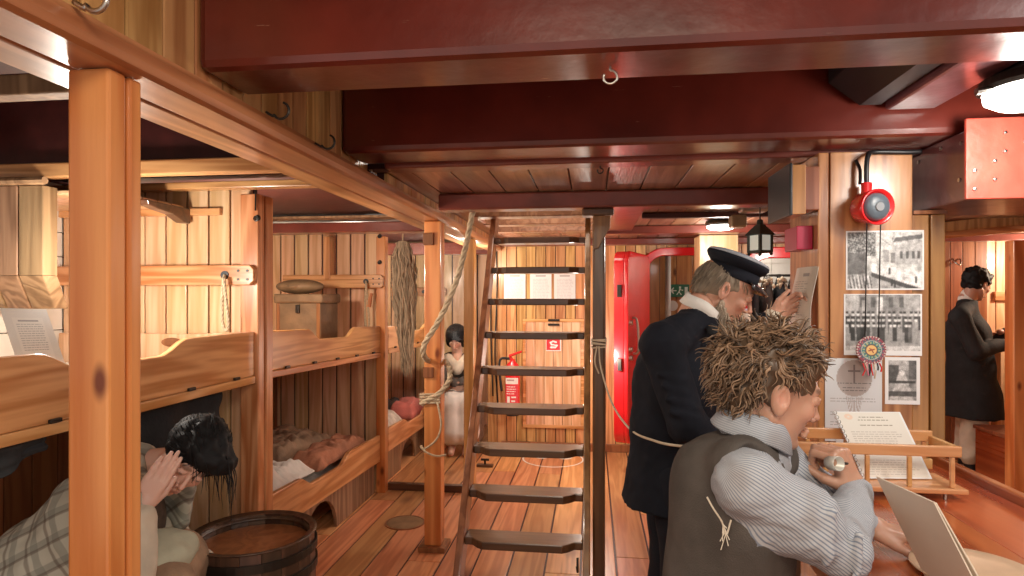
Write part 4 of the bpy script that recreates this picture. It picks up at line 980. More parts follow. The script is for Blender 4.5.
def on_column(name, px0, px1, py0, py1, cv, label, cat, y=YC - .002, tilt=0, dy=0):
    a = PY(px0, py1, y); b = PY(px1, py1, y); c = PY(px0, py0, y)
    return tag(sheet(name, (a.x, y, a.z), (b.x - a.x, 0, tilt), (-tilt, 0, c.z - a.z), cv), label, cat)
on_column('old_photograph', 846, 924, 231, 290, photo_street(), 'black and white photograph of a village street, topmost on the column', 'photograph')
on_column('old_photograph', 844, 922, 294, 355, photo_crowd(), 'black and white photograph of a crowd outside a building on the column', 'photograph')
on_column('old_photograph', 885, 920, 357, 404, photo_river(), 'small black and white photograph of water and trees, lowest on the column', 'photograph')
on_column('prayer_sheet', 825, 882, 358, 441, prayer_sheet(), 'white sheet with a grey disc and a cross pinned low on the column', 'sheet', y=YC - .004)
on_column('paper_square', 836, 851, 438, 462, Canvas(12, 16, (.80, .80, .80)), 'blank white paper square just under the prayer sheet', 'paper', y=YC - .006)
# red bell shaped sounder
p = PY(868, 208, YC - .05)
t = thing('alarm_sounder', 'round red alarm sounder with a grey centre high on the column', 'alarm', (p.x, YC, p.z - .07))
ax = Vector((.25, -1, -.08)).normalized(); c = Vector((p.x - .005, YC - .010, p.z + .005))
MB().lathe([(.045, 0), (.055, .012), (.060, .06), (.064, .085), (.058, .088), (.054, .07)], c, ax, 40).build('body', M['signalred'], t, smooth=True, bevel=0)
MB().lathe([(.050, .066), (.048, .082), (.038, .092), (.016, .094)], c, ax, 40).build('face', plain('slate_plastic', (.10, .13, .16), rough=.35), t, smooth=True)
MB().lathe([(.017, .094), (.015, .098), (0, .098)], c, ax, 20).build('boss', plain('grey_plastic', (.28, .30, .32), rough=.35), t)
MB().lathe([(.018, -.01), (.018, .035)], c + Vector((0, -.04, .05)), (0, 0, 1), 14).build('neck', M['signalred'], t)
q = c + Vector((0, -.04, .085))
t2 = tag(MB().tube(curve([q + Vector((0, 0, -.002)), q + Vector((.0, 0, .06)), q + Vector((.01, .01, .10)), (q.x + .04, YC - .012, q.z + .118), (q.x + .15, YC - .012, q.z + .115), (q.x + .2, YC - .012, q.z + .115)]), .009, 8).tube(curve([q + Vector((-.014, .02, -.002)), q + Vector((-.014, .02, .05)), (q.x - .02, YC - .01, q.z + .09)]), .006, 8).build('cable_loop', M['black'], smooth=True), 'black cable looping from the red alarm to the beam', 'cable')
# medallion on cords
p = PY(871, 350, YC - .06); R = PY(886, 350, YC - .06).x - p.x
t = thing('beaded_medallion', 'round beaded medallion with tassels hanging over the photographs', 'medallion', (p.x, p.y, p.z - .12))
cols = [((0, .35), (.85, .55, .22)), ((.35, .42), (.2, .06, .05)), ((.42, .62), (.06, .22, .24)), ((.62, .70), (.5, .5, .45)), ((.70, .86), (.10, .12, .16)), ((.86, 1.0), (.30, .06, .09))]
cv = Canvas(64, 64, (.1, .1, .1)); d = np.hypot(cv.X - 32, cv.Y - 32) / 32
for (a, b), c_ in cols: cv.m((d >= a) & (d < b), c_)
an = np.arctan2(cv.Y - 32, cv.X - 32); cv.m((d > .48) & (d < .58) & (np.sin(an * 14) > 0), (.45, .5, .25)); cv.m((d > .74) & (d < .84) & (np.sin(an * 20) > .2), (.45, .12, .16)); cv.m((d > .88) & (np.sin(an * 30) > .3), (.65, .55, .5))
cv.line(26, 34, 38, 30, 3, (.35, .08, .05)).line(32, 30, 36, 38, 2.4, (.35, .08, .05)).line(28, 28, 32, 33, 2, (.35, .08, .05))
# disc: polar grid carrying the painted rings
m = MB(); NR, NA = 20, 64; vs = [(p.x + R * (i / NR) * math.cos(2 * math.pi * k / NA), p.y, p.z + R * (i / NR) * math.sin(2 * math.pi * k / NA)) for i in range(1, NR + 1) for k in range(NA)]
vs.append((p.x, p.y, p.z)); fs = []; cl = []
for i in range(NR):
    for k in range(NA):
        k2 = (k + 1) % NA
        if i == 0: fs.append((k, k2, NR * NA))
        else: fs.append(((i - 1) * NA + k, i * NA + k, i * NA + k2, (i - 1) * NA + k2))
        rr = (i + .5) / NR; aa = 2 * math.pi * (k + .5) / NA; cl.append(cv.a[min(63, int(32 - 32 * rr * math.sin(aa))), min(63, int(32 + 32 * rr * math.cos(aa)))])
m.add(vs, fs); o = m.build('beaded_disc', M['print'], t); me = o.data; at = me.color_attributes.new('col', 'FLOAT_COLOR', 'CORNER')
buf = []
for pl_, cc in zip(me.polygons, cl): buf += [*cc, 1.0] * len(pl_.vertices)
at.data.foreach_set('color', buf); sm = o.modifiers.new('solid', 'SOLIDIFY'); sm.thickness = .008; sm.offset = 0
r = random.Random(2)
for k in range(9):
    x = p.x + (k - 4) * .007; L = r.uniform(.03, .055) - abs(k - 4) * .003
    MB().tube([(x, p.y - .001, p.z - R * .92), (x + r.uniform(-.004, .008), p.y - .004, p.z - R - L * .5), (x + r.uniform(-.002, .01), p.y - .002, p.z - R - L)], .0028, 5).build('tassel', [M['signalred'], M['cord'], M['whitecloth'], M['black']][k % 4] if k != 2 else plain('pink_thread', (.7, .25, .35)), t)
for px in (865, 878.5):
    q = PY(px, 345, YC - .06); MB().tube([(q.x, q.y, p.z + R * .8), (q.x, YC - .075, PY(px, 222, YC - .07).z - .005)], .0022, 5).build('hanging_cord', M['black'], t)
# things on the side face of the column
t = thing('loudspeaker', 'black fronted wooden loudspeaker fixed high on the column side', 'speaker', (.74, 2.55, 1.72))
a = PY(776, 218, 2.33)
MB().box(.708, .7195, 2.35, 2.63, 1.745, 1.935).build('grille', M['black'], t, bevel=.004)
MB().box(.72, .768, 2.36, 2.62, 1.75, 1.93).build('cabinet', M['oak_z'], t, bevel=.003)
MB().box(.7685, .828, 2.40, 2.58, 1.77, 1.93).build('bracket', M['brown_z'], t, bevel=.003)
t = tag(MB().box(.77, .828, 2.47, 2.62, 1.63, 1.72).build('crimson_box', M['magenta'], bevel=.003), 'small crimson box on the column side under the loudspeaker', 'box')
cv = Canvas(34, 90, (.66, .60, .52)).rect(18, 8, 26, 12, (.3, .3, .3)).text(6, 26, 18, 84, 3, (.38, .34, .31), 12, .3).noise(.05)
q = PX(792, 338, .80)
o = sheet('paper_notice', (.79, 2.62, 1.29), (.015, -.20, 0), (.02, .0, .275), cv, bend=lambda s, q_: .012 * math.sin(s * 3.1) + .01 * math.sin(q_ * 4))
tag(o, 'curling buff typed notice on the side of the column above the boy\'s hair', 'notice')

# ---------------------------------------------------------------- iron knee, red plate, cabin trim at the right
t = thing('iron_knee', 'large plum painted knee box beside the column under the beam', 'knee', (2.1, 2.7, 1.8))
MB().prism([(2.20, 1.998), (2.20, 1.768), (2.62, 1.768), (2.95, 1.82), (3.1, 1.9), (3.1, 1.99), (2.61, 1.984), (2.60, 1.984), (2.49, 1.984), (2.49, 1.998)], 'x', 1.215, 3.2).build('knee_box', M['purple'], t, bevel=.006)
for k, (y, z) in enumerate(((2.23, 1.96), (2.24, 1.84), (2.35, 1.97), (2.5, 1.955))): MB().lathe([(.007, 0), (.007, .004)], (1.215, y, z), (-1, 0, 0), 8).build('rivet', M['steel'], t)
t = thing('red_plate', 'coral red painted steel plate below the glowing lamp', 'plate', (1.6, 2.18, 1.8))
MB().box(1.205, 2.6, 2.185, 2.199, 1.768, 2.03).build('plate', M['platered'], t, bevel=.003)
r = random.Random(6)
for k in range(7): MB().lathe([(.007, 0), (.006, .004), (0, .005)], (1.23 + (k % 2) * .06 + (k // 4) * .09, 2.185, 1.80 + k * .03), (0, -1, 0), 8).build('rivet', M['steel'], t)
t = MB().add([P(893, 72, 1.9), P(935, 95, 1.9), P(905, 103, 2.15), P(885, 80, 2.15)], [(0, 1, 2, 3)])
MB_ = MB().prism([(.80, 2.18), (.90, 2.10), (.97, 2.10), (.97, 2.39), (.80, 2.39)], 'y', 1.62, 2.24)
tag(MB_.build('deck_bracket', M['black'], bevel=.004), 'black angled bracket between the beams near the top right', 'bracket')
tag(MB().box(.98, 1.14, 1.62, 2.24, 2.08, 2.399).build('carling', M['purple'], bevel=.01), 'plum painted carling running back beside the glowing lamp', 'beam')
# cabin front
t = thing('cabin_header', 'rounded pine rail over the clerk\'s cabin opening', 'rail', (3.1, 4.4, 1.7))
a = P(938, 240, 4.1); b = P(1060, 231, 4.0)
MB().bar(P(936, 236, 4.3), P(1075, 224, 4.1), .07, .045).build('rail', M['pine_x'], t, bevel=.018)
MB().bar(P(940, 229, 4.36), P(1075, 215, 4.16), .03, .09).build('header_board', M['honey_z'], t, bevel=.004)
a = P(1014, 300, 4.25); b = P(1031, 300, 4.25)
t = post(a.x, b.x + .02, a.y, a.y + .1, 1.84, 'pine post at the right edge before the clerk\'s cabin', 'post')
a = P(941, 300, 4.45)
t = thing('wooden_screen', 'tall brown boarded screen with a hook at the left of the clerk\'s cabin', 'panel', (a.x + .1, 5.9, 0))
planks_y(MB(), PY(935, 0, 6.0).x, PY(984, 0, 6.0).x, .0, 1.99, 5.95, .115, back=False).build('boards', M['brown_z'], t, bevel=.003)
p = PY(953, 262, 5.945); MB().tube(curve([(p.x, 5.948, p.z + .03), (p.x, 5.92, p.z), (p.x + .03, 5.90, p.z - .03), (p.x + .05, 5.92, p.z), (p.x + .055, 5.948, p.z + .03)]), .006, 6).build('hook', M['steel'], t, smooth=True)
a = P(975, 490, 4.35); b = P(1012, 490, 4.35); zt = P(990, 431, 4.5).z
t = thing('red_chest', 'low reddish wooden chest in front of the clerk', 'chest', ((a.x + b.x) / 2 + .1, a.y + .15, 0))
a.x = PY(975, 490, 5.15).x; MB().box(a.x, a.x + .55, a.y + .05, a.y + .42, 0, zt - .03).build('body', M['table'], t, bevel=.006)
MB().box(a.x - .012, a.x + .56, a.y + .04, a.y + .43, zt - .029, zt).build('lid', M['brown_z'], t, bevel=.005)
t = thing('high_desk', 'clerk\'s tall desk mostly hidden behind the cabin post', 'desk', (3.6, 5.35, 0))
hz_ = P(1000, 330, 4.9)
hz_.x += .14; MB().box(hz_.x + .02, hz_.x + .75, 5.2, 5.8, 1.12, 1.15).build('desk_top', M['brown_z'], t, bevel=.005)
for x in (hz_.x + .05, hz_.x + .68):
    for y in (5.24, 5.74): MB().box(x, x + .05, y, y + .05, 0, 1.119).build('leg', M['pine_z'], t, bevel=.004)
c = PY(1005, 236, 6.05); tag(MB().box(c.x - .04, c.x + .04, 6.06, 6.095, c.z - .04, c.z + .02).build('wall_block', M['iron'], bevel=.004), 'small dark fitting high on the clerk\'s cabin wall', 'fitting')
S('wall_cabin', MB().box(P(985, 0, 5.7).x, P(985, 0, 5.7).x + 1.2, 6.06, 6.10, 1.42, 1.50), M['pine_x'], bevel=.004)

# ---------------------------------------------------------------- table, rack, plate, card
TZ = .86
t = thing('mess_table', 'long polished reddish table with a raised rim in the right foreground', 'table', (.85, 1.6, 0))
m = MB(); n = 3; x0, x1 = .50, 1.20
for i in range(n): w = (x1 - x0) / n; m.box(x0 + i * w + .0008, x0 + (i + 1) * w - .0008, .35, 2.405, TZ - .035, TZ)
m.build('table_top', M['table'], t, bevel=.0015)
MB().box(1.2005, 1.232, .35, 2.405, TZ - .05, TZ + .028).build('rim', M['table'], t, bevel=.006)
for y in (.6, 2.2):
    for x in (.64, 1.12): MB().box(x, x + .06, y, y + .06, 0, TZ - .036).build('leg', M['dark_z'], t, bevel=.005)
MB().box(1.10, 1.16, .5, 2.3, TZ - .12, TZ - .036).build('apron', M['table'], t)
def rack():
    bx0, bx1 = P(782, 500, 1.80).x, P(960, 500, 1.80).x; y0 = 1.80; y1 = 1.99
    a = P(955, 500, 1.80); y0 = a.y - .01; y1 = y0 + .17; t = thing('letter_rack', 'low pale wooden railed rack standing on the table', 'rack', ((bx0 + bx1) / 2, y0 + .08, TZ))
    MB().box(bx0 - .01, bx1 + .012, y0 - .012, y1, TZ + .022, TZ + .036).build('base_board', M['rack'], t, bevel=.003)
    for x in (bx0 + .03, bx1 - .04):
        for y in (y0 + .01, y1 - .02): MB().lathe([(.006, 0), (.006, .021)], (x, y, TZ + .001), UP, 8).build('foot_peg', M['steel'], t)
    z1 = TZ + .158; z0 = z1 - .032
    MB().box(bx0, bx1, y0, y0 + .014, z0, z1).build('front_rail', M['rack'], t, bevel=.003)
    MB().box(bx0, bx1, y1 - .014, y1, z0 + .01, z1 + .012).build('back_rail', M['rack'], t, bevel=.003)
    MB().box(bx0, bx1, y1 - .014, y1 - .002, TZ + .05, TZ + .082).build('back_slat', M['rack'], t, bevel=.003)
    for x in (bx0, bx1 - .014): MB().box(x, x + .014, y0 + .0145, y1 - .0145, z0 + .002, z1 - .002).build('end_rail', M['rack'], t, bevel=.003)
    k = 5
    for i in range(k):
        x = bx0 + .02 + (bx1 - bx0 - .05) * i / (k - 1)
        MB().box(x, x + .012, y0 + .001, y0 + .012, TZ + .0365, z0 - .0005).build('front_post', M['rack'], t, bevel=.002)
        MB().box(x, x + .012, y1 - .013, y1 - .003, TZ + .083, z0 + .009).build('back_post', M['rack'], t, bevel=.002)
    return bx0, bx1, y0, y1
bx0, bx1, ry0, ry1 = rack()
# laminated sheet leaning in the rack
cv = Canvas(66, 88, (.80, .78, .71)); cv.disc(12, 7, 4, (.84, .66, .52), 1.5)
cv.text(22, 46, 7, 8.5, 4, (.25, .22, .15), 1, .0, 1.4).text(20, 50, 11, 12.5, 4, (.25, .22, .15), 2, .0, 1.4).text(20, 52, 18, 19.5, 4, (.25, .22, .15), 3, .0, 1.4)
cv.text(8, 58, 27, 60, 3, (.55, .52, .47), 9, .2).text(8, 58, 64, 84, 3, (.58, .55, .5), 10, .3)
for a in ((0, 0, 66, 1.5), (0, 86.5, 66, 88), (0, 0, 2, 88), (64, 0, 66, 88)): cv.rect(*a, (.86, .88, .88))
bl = P(866, 500, 1.86); bl.z = TZ + .04
sheet('laminated_sheet', (bl.x, bl.y + .02, TZ + .04), (.205, .02, 0), (-.050, .09, .185), cv)
tag(bpy.data.objects['laminated_sheet'], 'laminated cream information sheet leaning upright in the rack', 'sheet')
pts = [P(848, 416, 1.9), P(865, 470, 1.84)]
def ringbind():
    o0 = Vector((bl.x - .004, bl.y + .014, TZ + .045)); v = Vector((-.050, .09, .185)); m = MB()
    for k in range(14):
        c = o0 + v * (k + .5) / 14; m.tube([c + Vector((.006 * math.cos(a), -.002, .006 * math.sin(a))) for a in [i * math.pi / 4 for i in range(9)]], .0012, 4)
    tag(m.build('spiral_binding', M['steel']), 'thin wire binding along the edge of the laminated sheet', 'binding')
ringbind()
# wooden plate and standing card
c = P(975, 580, 1.30); c.z = TZ + .001
t = thing('wooden_plate', 'round pale wooden plate on the table under the card', 'plate', c)
MB().lathe([(.06, .0), (.098, .005), (.118, .016), (.117, .020), (.095, .010), (0, .007)], c, UP, 56).build('dish', M['plate'], t, smooth=True)
t = thing('standing_card', 'blank parchment coloured folder card standing on the wooden plate', 'card', (c.x, c.y, TZ + .01))
def card(name, A, B, D, E, th=.003):
    n = (B - A).cross(D - A).normalized() * th; m = MB().add([A, B, D, E, A + n, B + n, D + n, E + n], [(0, 3, 2, 1), (4, 5, 6, 7), (0, 1, 5, 4), (1, 2, 6, 5), (2, 3, 7, 6), (3, 0, 4, 7)])
    return m.build(name, M['card'], t, bevel=.0008)
zb = TZ + .009
TLc = P(877, 476, 1.36); TRc = P(935, 502, 1.30); BR = P(962, 576, 1.27); BL = P(930, 584, 1.36)
BR.z = zb; BL.z = zb
TRc = P(935, 502, 1.188); TLc.z = TRc.z; q_ = P(926, 578, 1.29); BL = Vector((q_.x, q_.y, zb)); BR = BL + (TRc - TLc)
card('front_leaf', BL, BR, TRc, TLc)
BR2 = BR + Vector((.016, .004, 0)); card('back_leaf', BL + Vector((.016, .004, 0)), BR2, TRc + Vector((.005, .003, -.002)), TLc + Vector((.005, .003, -.002)))
# bench for the boy
t = thing('wooden_bench', 'plain wooden bench under the seated boy', 'bench', (.16, 1.2, 0))
MB().box(-.05, .36, .75, 1.75, .47, .50).build('seat', M['brown_z'], t, bevel=.006)
for y in (.8, 1.66): MB().box(-.01, .32, y, y + .04, 0, .469).build('leg', M['brown_z'], t, bevel=.004)

S('wall_back', BACKS, M['darkred'])  # dark backing added so its colour shades the gaps between boards

# ---------------------------------------------------------------- figures: smooth surfaces grown round a skeleton
class SDF:
    def __init__(s, lo, hi, res):
        s.lo = np.array(lo, dtype=np.float32); s.res = res; s.n = np.ceil((np.array(hi) - s.lo) / res).astype(int) + 1
        s.F = np.full(tuple(s.n), .2, dtype=np.float32)
    def _win(s, lo, hi, pad):
        a = np.maximum(0, np.floor((np.array(lo) - pad - s.lo) / s.res).astype(int)); b = np.minimum(s.n, np.ceil((np.array(hi) + pad - s.lo) / s.res).astype(int) + 1)
        if (b <= a).any(): return None
        ax = [s.lo[i] + np.arange(a[i], b[i], dtype=np.float32) * s.res for i in range(3)]
        return (slice(a[0], b[0]), slice(a[1], b[1]), slice(a[2], b[2])), ax[0][:, None, None], ax[1][None, :, None], ax[2][None, None, :]
    def _comb(s, sl, d, k, sub=False):
        f = s.F[sl]
        if sub:
            d = -d; h = np.clip(.5 - .5 * (f - d) / k, 0, 1); s.F[sl] = f * (1 - h) + d * h + k * h * (1 - h)
        else:
            h = np.clip(.5 + .5 * (f - d) / k, 0, 1); s.F[sl] = f * (1 - h) + d * h - k * h * (1 - h)
    def cap(s, a, b, ra, rb=None, k=.02, sub=False, sq=None):
        rb = ra if rb is None else rb; a = np.array(a, dtype=np.float32); b = np.array(b, dtype=np.float32); r = max(ra, rb)
        w = s._win(np.minimum(a, b) - r, np.maximum(a, b) + r, k + 2 * s.res)
        if w is None: return s
        sl, X, Y, Z = w; d = b - a; L = float(d @ d) + 1e-12
        t = np.clip(((X - a[0]) * d[0] + (Y - a[1]) * d[1] + (Z - a[2]) * d[2]) / L, 0, 1)
        D = np.sqrt((X - a[0] - t * d[0]) ** 2 + (Y - a[1] - t * d[1]) ** 2 + (Z - a[2] - t * d[2]) ** 2) - (ra + (rb - ra) * t)
        s._comb(sl, D, k, sub); return s
    def chain(s, pts, rs, k=.02):
        for i in range(len(pts) - 1): s.cap(pts[i], pts[i + 1], rs[i], rs[i + 1], k)
        return s
    def ell(s, c, r, R=None, k=.02, sub=False):
        c = np.array(c, dtype=np.float32); m = max(r); w = s._win(c - m, c + m, k + 2 * s.res)
        if w is None: return s
        sl, X, Y, Z = w; X = X - c[0]; Y = Y - c[1]; Z = Z - c[2]
        if R is not None:
            x = R[0][0] * X + R[1][0] * Y + R[2][0] * Z; y = R[0][1] * X + R[1][1] * Y + R[2][1] * Z; z = R[0][2] * X + R[1][2] * Y + R[2][2] * Z
        else: x, y, z = X, Y, Z
        q = np.sqrt((x / r[0]) ** 2 + (y / r[1]) ** 2 + (z / r[2]) ** 2); g = np.sqrt((x / r[0] ** 2) ** 2 + (y / r[1] ** 2) ** 2 + (z / r[2] ** 2) ** 2) + 1e-6
        s._comb(sl, (q * (q - 1) / g).astype(np.float32), k, sub); return s
    def cut(s, p, n, k=.004):
        """remove everything on the +n side of the plane through p"""
        n = Vector(n).normalized(); X = (s.lo[0] + np.arange(s.n[0]) * s.res)[:, None, None]; Y = (s.lo[1] + np.arange(s.n[1]) * s.res)[None, :, None]; Z = (s.lo[2] + np.arange(s.n[2]) * s.res)[None, None, :]
        d = ((X - p[0]) * n[0] + (Y - p[1]) * n[1] + (Z - p[2]) * n[2]).astype(np.float32)
        s.F = np.maximum(s.F, d); return s
    def mesh(s):
        F = s.F; F[0] = F[-1] = .1; F[:, 0] = F[:, -1] = .1; F[:, :, 0] = F[:, :, -1] = .1
        ins = F < 0; n = F.shape; acc = np.zeros((n[0] - 1, n[1] - 1, n[2] - 1, 3), dtype=np.float32); cnt = np.zeros(acc.shape[:3], dtype=np.int16); E = []
        for ax in range(3):
            sa = [slice(None)] * 3; sb = [slice(None)] * 3; sa[ax] = slice(0, -1); sb[ax] = slice(1, None)
            cr = ins[tuple(sa)] != ins[tuple(sb)]; idx = np.argwhere(cr); i0 = tuple(idx.T); i1 = idx.copy(); i1[:, ax] += 1; i1 = tuple(i1.T)
            t = F[i0] / (F[i0] - F[i1]); pos = idx.astype(np.float32); pos[:, ax] += t
            o = [a for a in range(3) if a != ax]; cells = []
            for da, db in ((0, 0), (-1, 0), (-1, -1), (0, -1)):
                c = idx.copy(); c[:, o[0]] += da; c[:, o[1]] += db; cells.append(c)
                np.add.at(acc, tuple(c.T), pos); np.add.at(cnt, tuple(c.T), 1)
            E.append((ax, ins[i0], cells))
        act = cnt > 0; ids = np.full(act.shape, -1, dtype=np.int32); ids[act] = np.arange(act.sum()); V = acc[act] / cnt[act][:, None] * s.res + s.lo; Q = []
        for ax, inside, cells in E:
            q = np.stack([ids[tuple(c.T)] for c in cells], 1); flip = inside if ax != 1 else ~inside
            q[~flip] = q[~flip][:, ::-1]; Q.append(q)
        return V, np.concatenate(Q)
def merge(parts):
    V = []; Q = []; b = 0
    for v, q in parts: V.append(v); Q.append(q + b); b += len(v)
    return np.concatenate(V), np.concatenate(Q)
def mesh_obj(name, V, Q, mat, parent=None, colfn=None, stripefn=None, smoothit=0):
    V = V.astype(np.float64)
    if smoothit:
        e = np.concatenate([Q[:, [0, 1]], Q[:, [1, 2]], Q[:, [2, 3]], Q[:, [3, 0]]])
        for _ in range(smoothit):
            A = np.zeros_like(V); C = np.zeros(len(V)); np.add.at(A, e[:, 0], V[e[:, 1]]); np.add.at(A, e[:, 1], V[e[:, 0]]); np.add.at(C, e[:, 0], 1); np.add.at(C, e[:, 1], 1)
            V = V * .4 + .6 * A / np.maximum(C, 1)[:, None]
    lo = V.min(0); hi = V.max(0); org = Vector(((lo[0] + hi[0]) / 2, (lo[1] + hi[1]) / 2, lo[2]))
    me = bpy.data.meshes.new(name); me.from_pydata((V - np.array(org)).tolist(), [], Q.tolist()); me.update(); me.polygons.foreach_set('use_smooth', [True] * len(me.polygons))
    me.materials.append(mat)
    if colfn is not None:
        c = np.ones((len(V), 4), dtype=np.float32); c[:, :3] = colfn(V); at = me.color_attributes.new('col', 'FLOAT_COLOR', 'POINT'); at.data.foreach_set('color', c.ravel())
    if stripefn is not None:
        at = me.attributes.new('stripe', 'FLOAT', 'POINT'); at.data.foreach_set('value', stripefn(V).astype(np.float32))
    o = bpy.data.objects.new(name, me); COL.objects.link(o); ORG[o.name] = org
    if parent is not None: o.parent = parent; o.location = org - ORG[parent.name]
    else: o.location = org
    return o
def wrinkle(V, amp, sc, seed=0, aniso=(1, 1, 1)):
    out = V.copy()
    for i, p in enumerate(V):
        q = Vector((p[0] * sc * aniso[0] + seed, p[1] * sc * aniso[1], p[2] * sc * aniso[2])); n = noise.noise_vector(q)
        out[i] += np.array(n) * amp
    return out
def frame(f, up=UP):
    f = Vector(f).normalized(); l = Vector(up).cross(f).normalized(); u = f.cross(l); return Matrix((f, l, u)).transposed()
def head(sd, c, R, s=1.0, ears=True, k=.012):
    c = Vector(c); T = lambda x, y, z: c + R @ (Vector((x, y, z)) * s); e = lambda p, r, kk=k, sub=False, RR=R: sd.ell(T(*p), [q * s for q in r], RR, kk, sub)
    cp = lambda a, b, ra, rb=None, kk=k, sub=False: sd.cap(T(*a), T(*b), ra * s, (ra if rb is None else rb) * s, kk, sub)
    e((-.012, 0, .032), (.098, .077, .090)); e((.032, 0, -.028), (.060, .057, .078), .02)
    for y in (-1, 1):
        cp((-.005, .055 * y, -.05), (.055, .018 * y, -.092), .016, .016, .02); e((.066, .040 * y, -.020), (.019, .018, .020), .015)
    e((.070, 0, -.094), (.021, .022, .017), .012); cp((.080, -.032, .026), (.080, .032, .026), .011, kk=.012)
    for y in (-1, 1): e((.094, .031 * y, .006), (.014, .017, .011), .008, True)
    cp((.088, 0, .016), (.113, 0, -.025), .0070, .0075, .008); e((.112, 0, -.028), (.0095, .0085, .0075), .005)
    for y in (-1, 1):
        e((.100, .012 * y, -.034), (.009, .0055, .006), .004)
        e((.084, .031 * y, .006), (.0125, .013, .0105), .002); cp((.091, .020 * y, .012), (.087, .044 * y, .012), .0042, kk=.003)
    cp((.093, -.019, -.060), (.093, .019, -.060), .0055, kk=.004); cp((.098, 0, -.058), (.098, 0, -.058), .006, kk=.004); cp((.091, -.015, -.070), (.091, .015, -.070), .0068, kk=.004)
    cp((.102, -.02, -.0645), (.102, .02, -.0645), .0022, kk=.002, sub=True)
    if ears:
        for y in (-1, 1):
            Re = R @ Matrix.Rotation(-.15, 3, 'Y') @ Matrix.Rotation(.35 * y, 3, 'Z')
            sd.ell(T(-.010, .080 * y, -.008), (.019 * s, .009 * s, .033 * s), Re, .004); sd.ell(T(-.006, .092 * y, -.004), (.011 * s, .009 * s, .020 * s), Re, .003, True)
            sd.ell(T(-.006, .080 * y, -.034), (.008 * s, .006 * s, .009 * s), Re, .004)
    return T
def hand(sd, wr, d, nrm, side, curl=(.3, .4, .3), s=1.0, spread=.1, thumb=(.7, .2), k=.004):
    """wr wrist, d finger direction, nrm back of the hand, side +1 puts the thumb towards d x nrm"""
    d = Vector(d).normalized(); nrm = Vector(nrm); nrm = (nrm - d * nrm.dot(d)).normalized(); lat = d.cross(nrm) * side; wr = Vector(wr)
    L = ((.044, .026, .020), (.048, .030, .022), (.045, .028, .021), (.036, .021, .018))
    for i in range(4):
        o = (1.5 - i) * .019 * s; base = wr + d * ((.086, .090, .086, .078)[i] * s) + lat * o
        sd.cap(wr + lat * o * .6 + d * .01 * s, base, .0125 * s, .0105 * s, .012)
        dd = (d + lat * (1.5 - i) * spread).normalized(); p = base; a = 0
        for j in range(3):
            a += curl[j]; v = dd * math.cos(a) - nrm * math.sin(a); q = p + v * L[i][j] * s; sd.cap(p, q, (.0095, .0085, .0075)[j] * s, (.0085, .0077, .0062)[j] * s, k); p = q
    tb = wr + d * .022 * s + lat * .026 * s - nrm * .006 * s; v = (d * math.cos(thumb[0]) + lat * math.sin(thumb[0]) - nrm * thumb[1]).normalized()
    p = tb + v * .040 * s; sd.cap(tb, p, .015 * s, .0115 * s, .012); v2 = (v + d * .5 - lat * .25 - nrm * thumb[1] * .6).normalized(); q = p + v2 * .030 * s; sd.cap(p, q, .0105 * s, .0095 * s, k); sd.cap(q, q + (v2 + d * .2).normalized() * .024 * s, .0095 * s, .0075 * s, k)
def box_of(pts, pad): a = np.array([tuple(p) for p in pts]); return a.min(0) - pad, a.max(0) + pad
def skincol(base, T, R, c, lips=(.55, .22, .18), cheek=(.72, .30, .22)):
    b = np.array(base); iR = np.array(R.transposed()); cc = np.array(c)
    def f(V):
        L = (V - cc) @ iR.T; out = np.tile(b, (len(V), 1)); r = np.random.RandomState(1)
        def mixin(m, col): out[:] = out * (1 - m[:, None]) + np.array(col) * m[:, None]
        near = np.abs(L).max(1) < .16
        for y in (-1, 1):
            d = np.linalg.norm((L - (.072, .036 * y, -.026)) / (1, 1, 1), axis=1); mixin(near * np.clip(1 - d / .034, 0, 1) * .55, cheek)
            d = np.linalg.norm(L - (-.006, .086 * y, -.006), axis=1); mixin(near * np.clip(1 - d / .03, 0, 1) * .4, cheek)
            d = np.linalg.norm((L - (.086, .031 * y, .028)) / (1, 1.5, .45), axis=1); mixin(near * np.clip((.017 - d) / .004, 0, 1) * .75, (.12, .07, .045))
            d = np.linalg.norm((L - (.095, .031 * y, .006)) / (1, 1.5, .42), axis=1); mixin(near * np.clip((.0085 - d) / .002, 0, 1) * .9, (.07, .05, .045))
        d = np.linalg.norm((L - (.114, 0, -.030)), axis=1); mixin(near * np.clip(1 - d / .02, 0, 1) * .4, cheek)
        d = np.linalg.norm((L - (.094, 0, -.064)) / (1, 1.25, .55), axis=1); mixin(near * np.clip((.017 - d) / .005, 0, 1) * .75, lips)
        return out
    return f
def strands(name, roots, mat, parent, nseg=6, n=4):
    m = MB()
    for pts, r in roots:
        k = len(pts); m.tube(pts, [r * (1 - .85 * (i / (k - 1)) ** 2) for i in range(k)], n, False)
    return m.build(name, mat, parent, smooth=True)
def lock(p, nr, flow, L, r, rnd, curl=.3, k=7, grav=.6, lift=.9):
    pts = [p]; v = (nr * lift + flow).normalized(); ph = rnd.uniform(0, 6.28); ax = Vector((rnd.uniform(-1, 1), rnd.uniform(-1, 1), rnd.uniform(-1, 1))).normalized(); fq = rnd.uniform(.5, 1.3)
    for i in range(k):
        v = (v + (flow * .35 - nr * .12 * lift - UP * grav * .25) + ax.cross(v) * curl * math.sin(ph + i * fq)).normalized(); pts.append(pts[-1] + v * L / k)
    return pts, r
def eyes(T, R, parent, s=1.0):
    pass

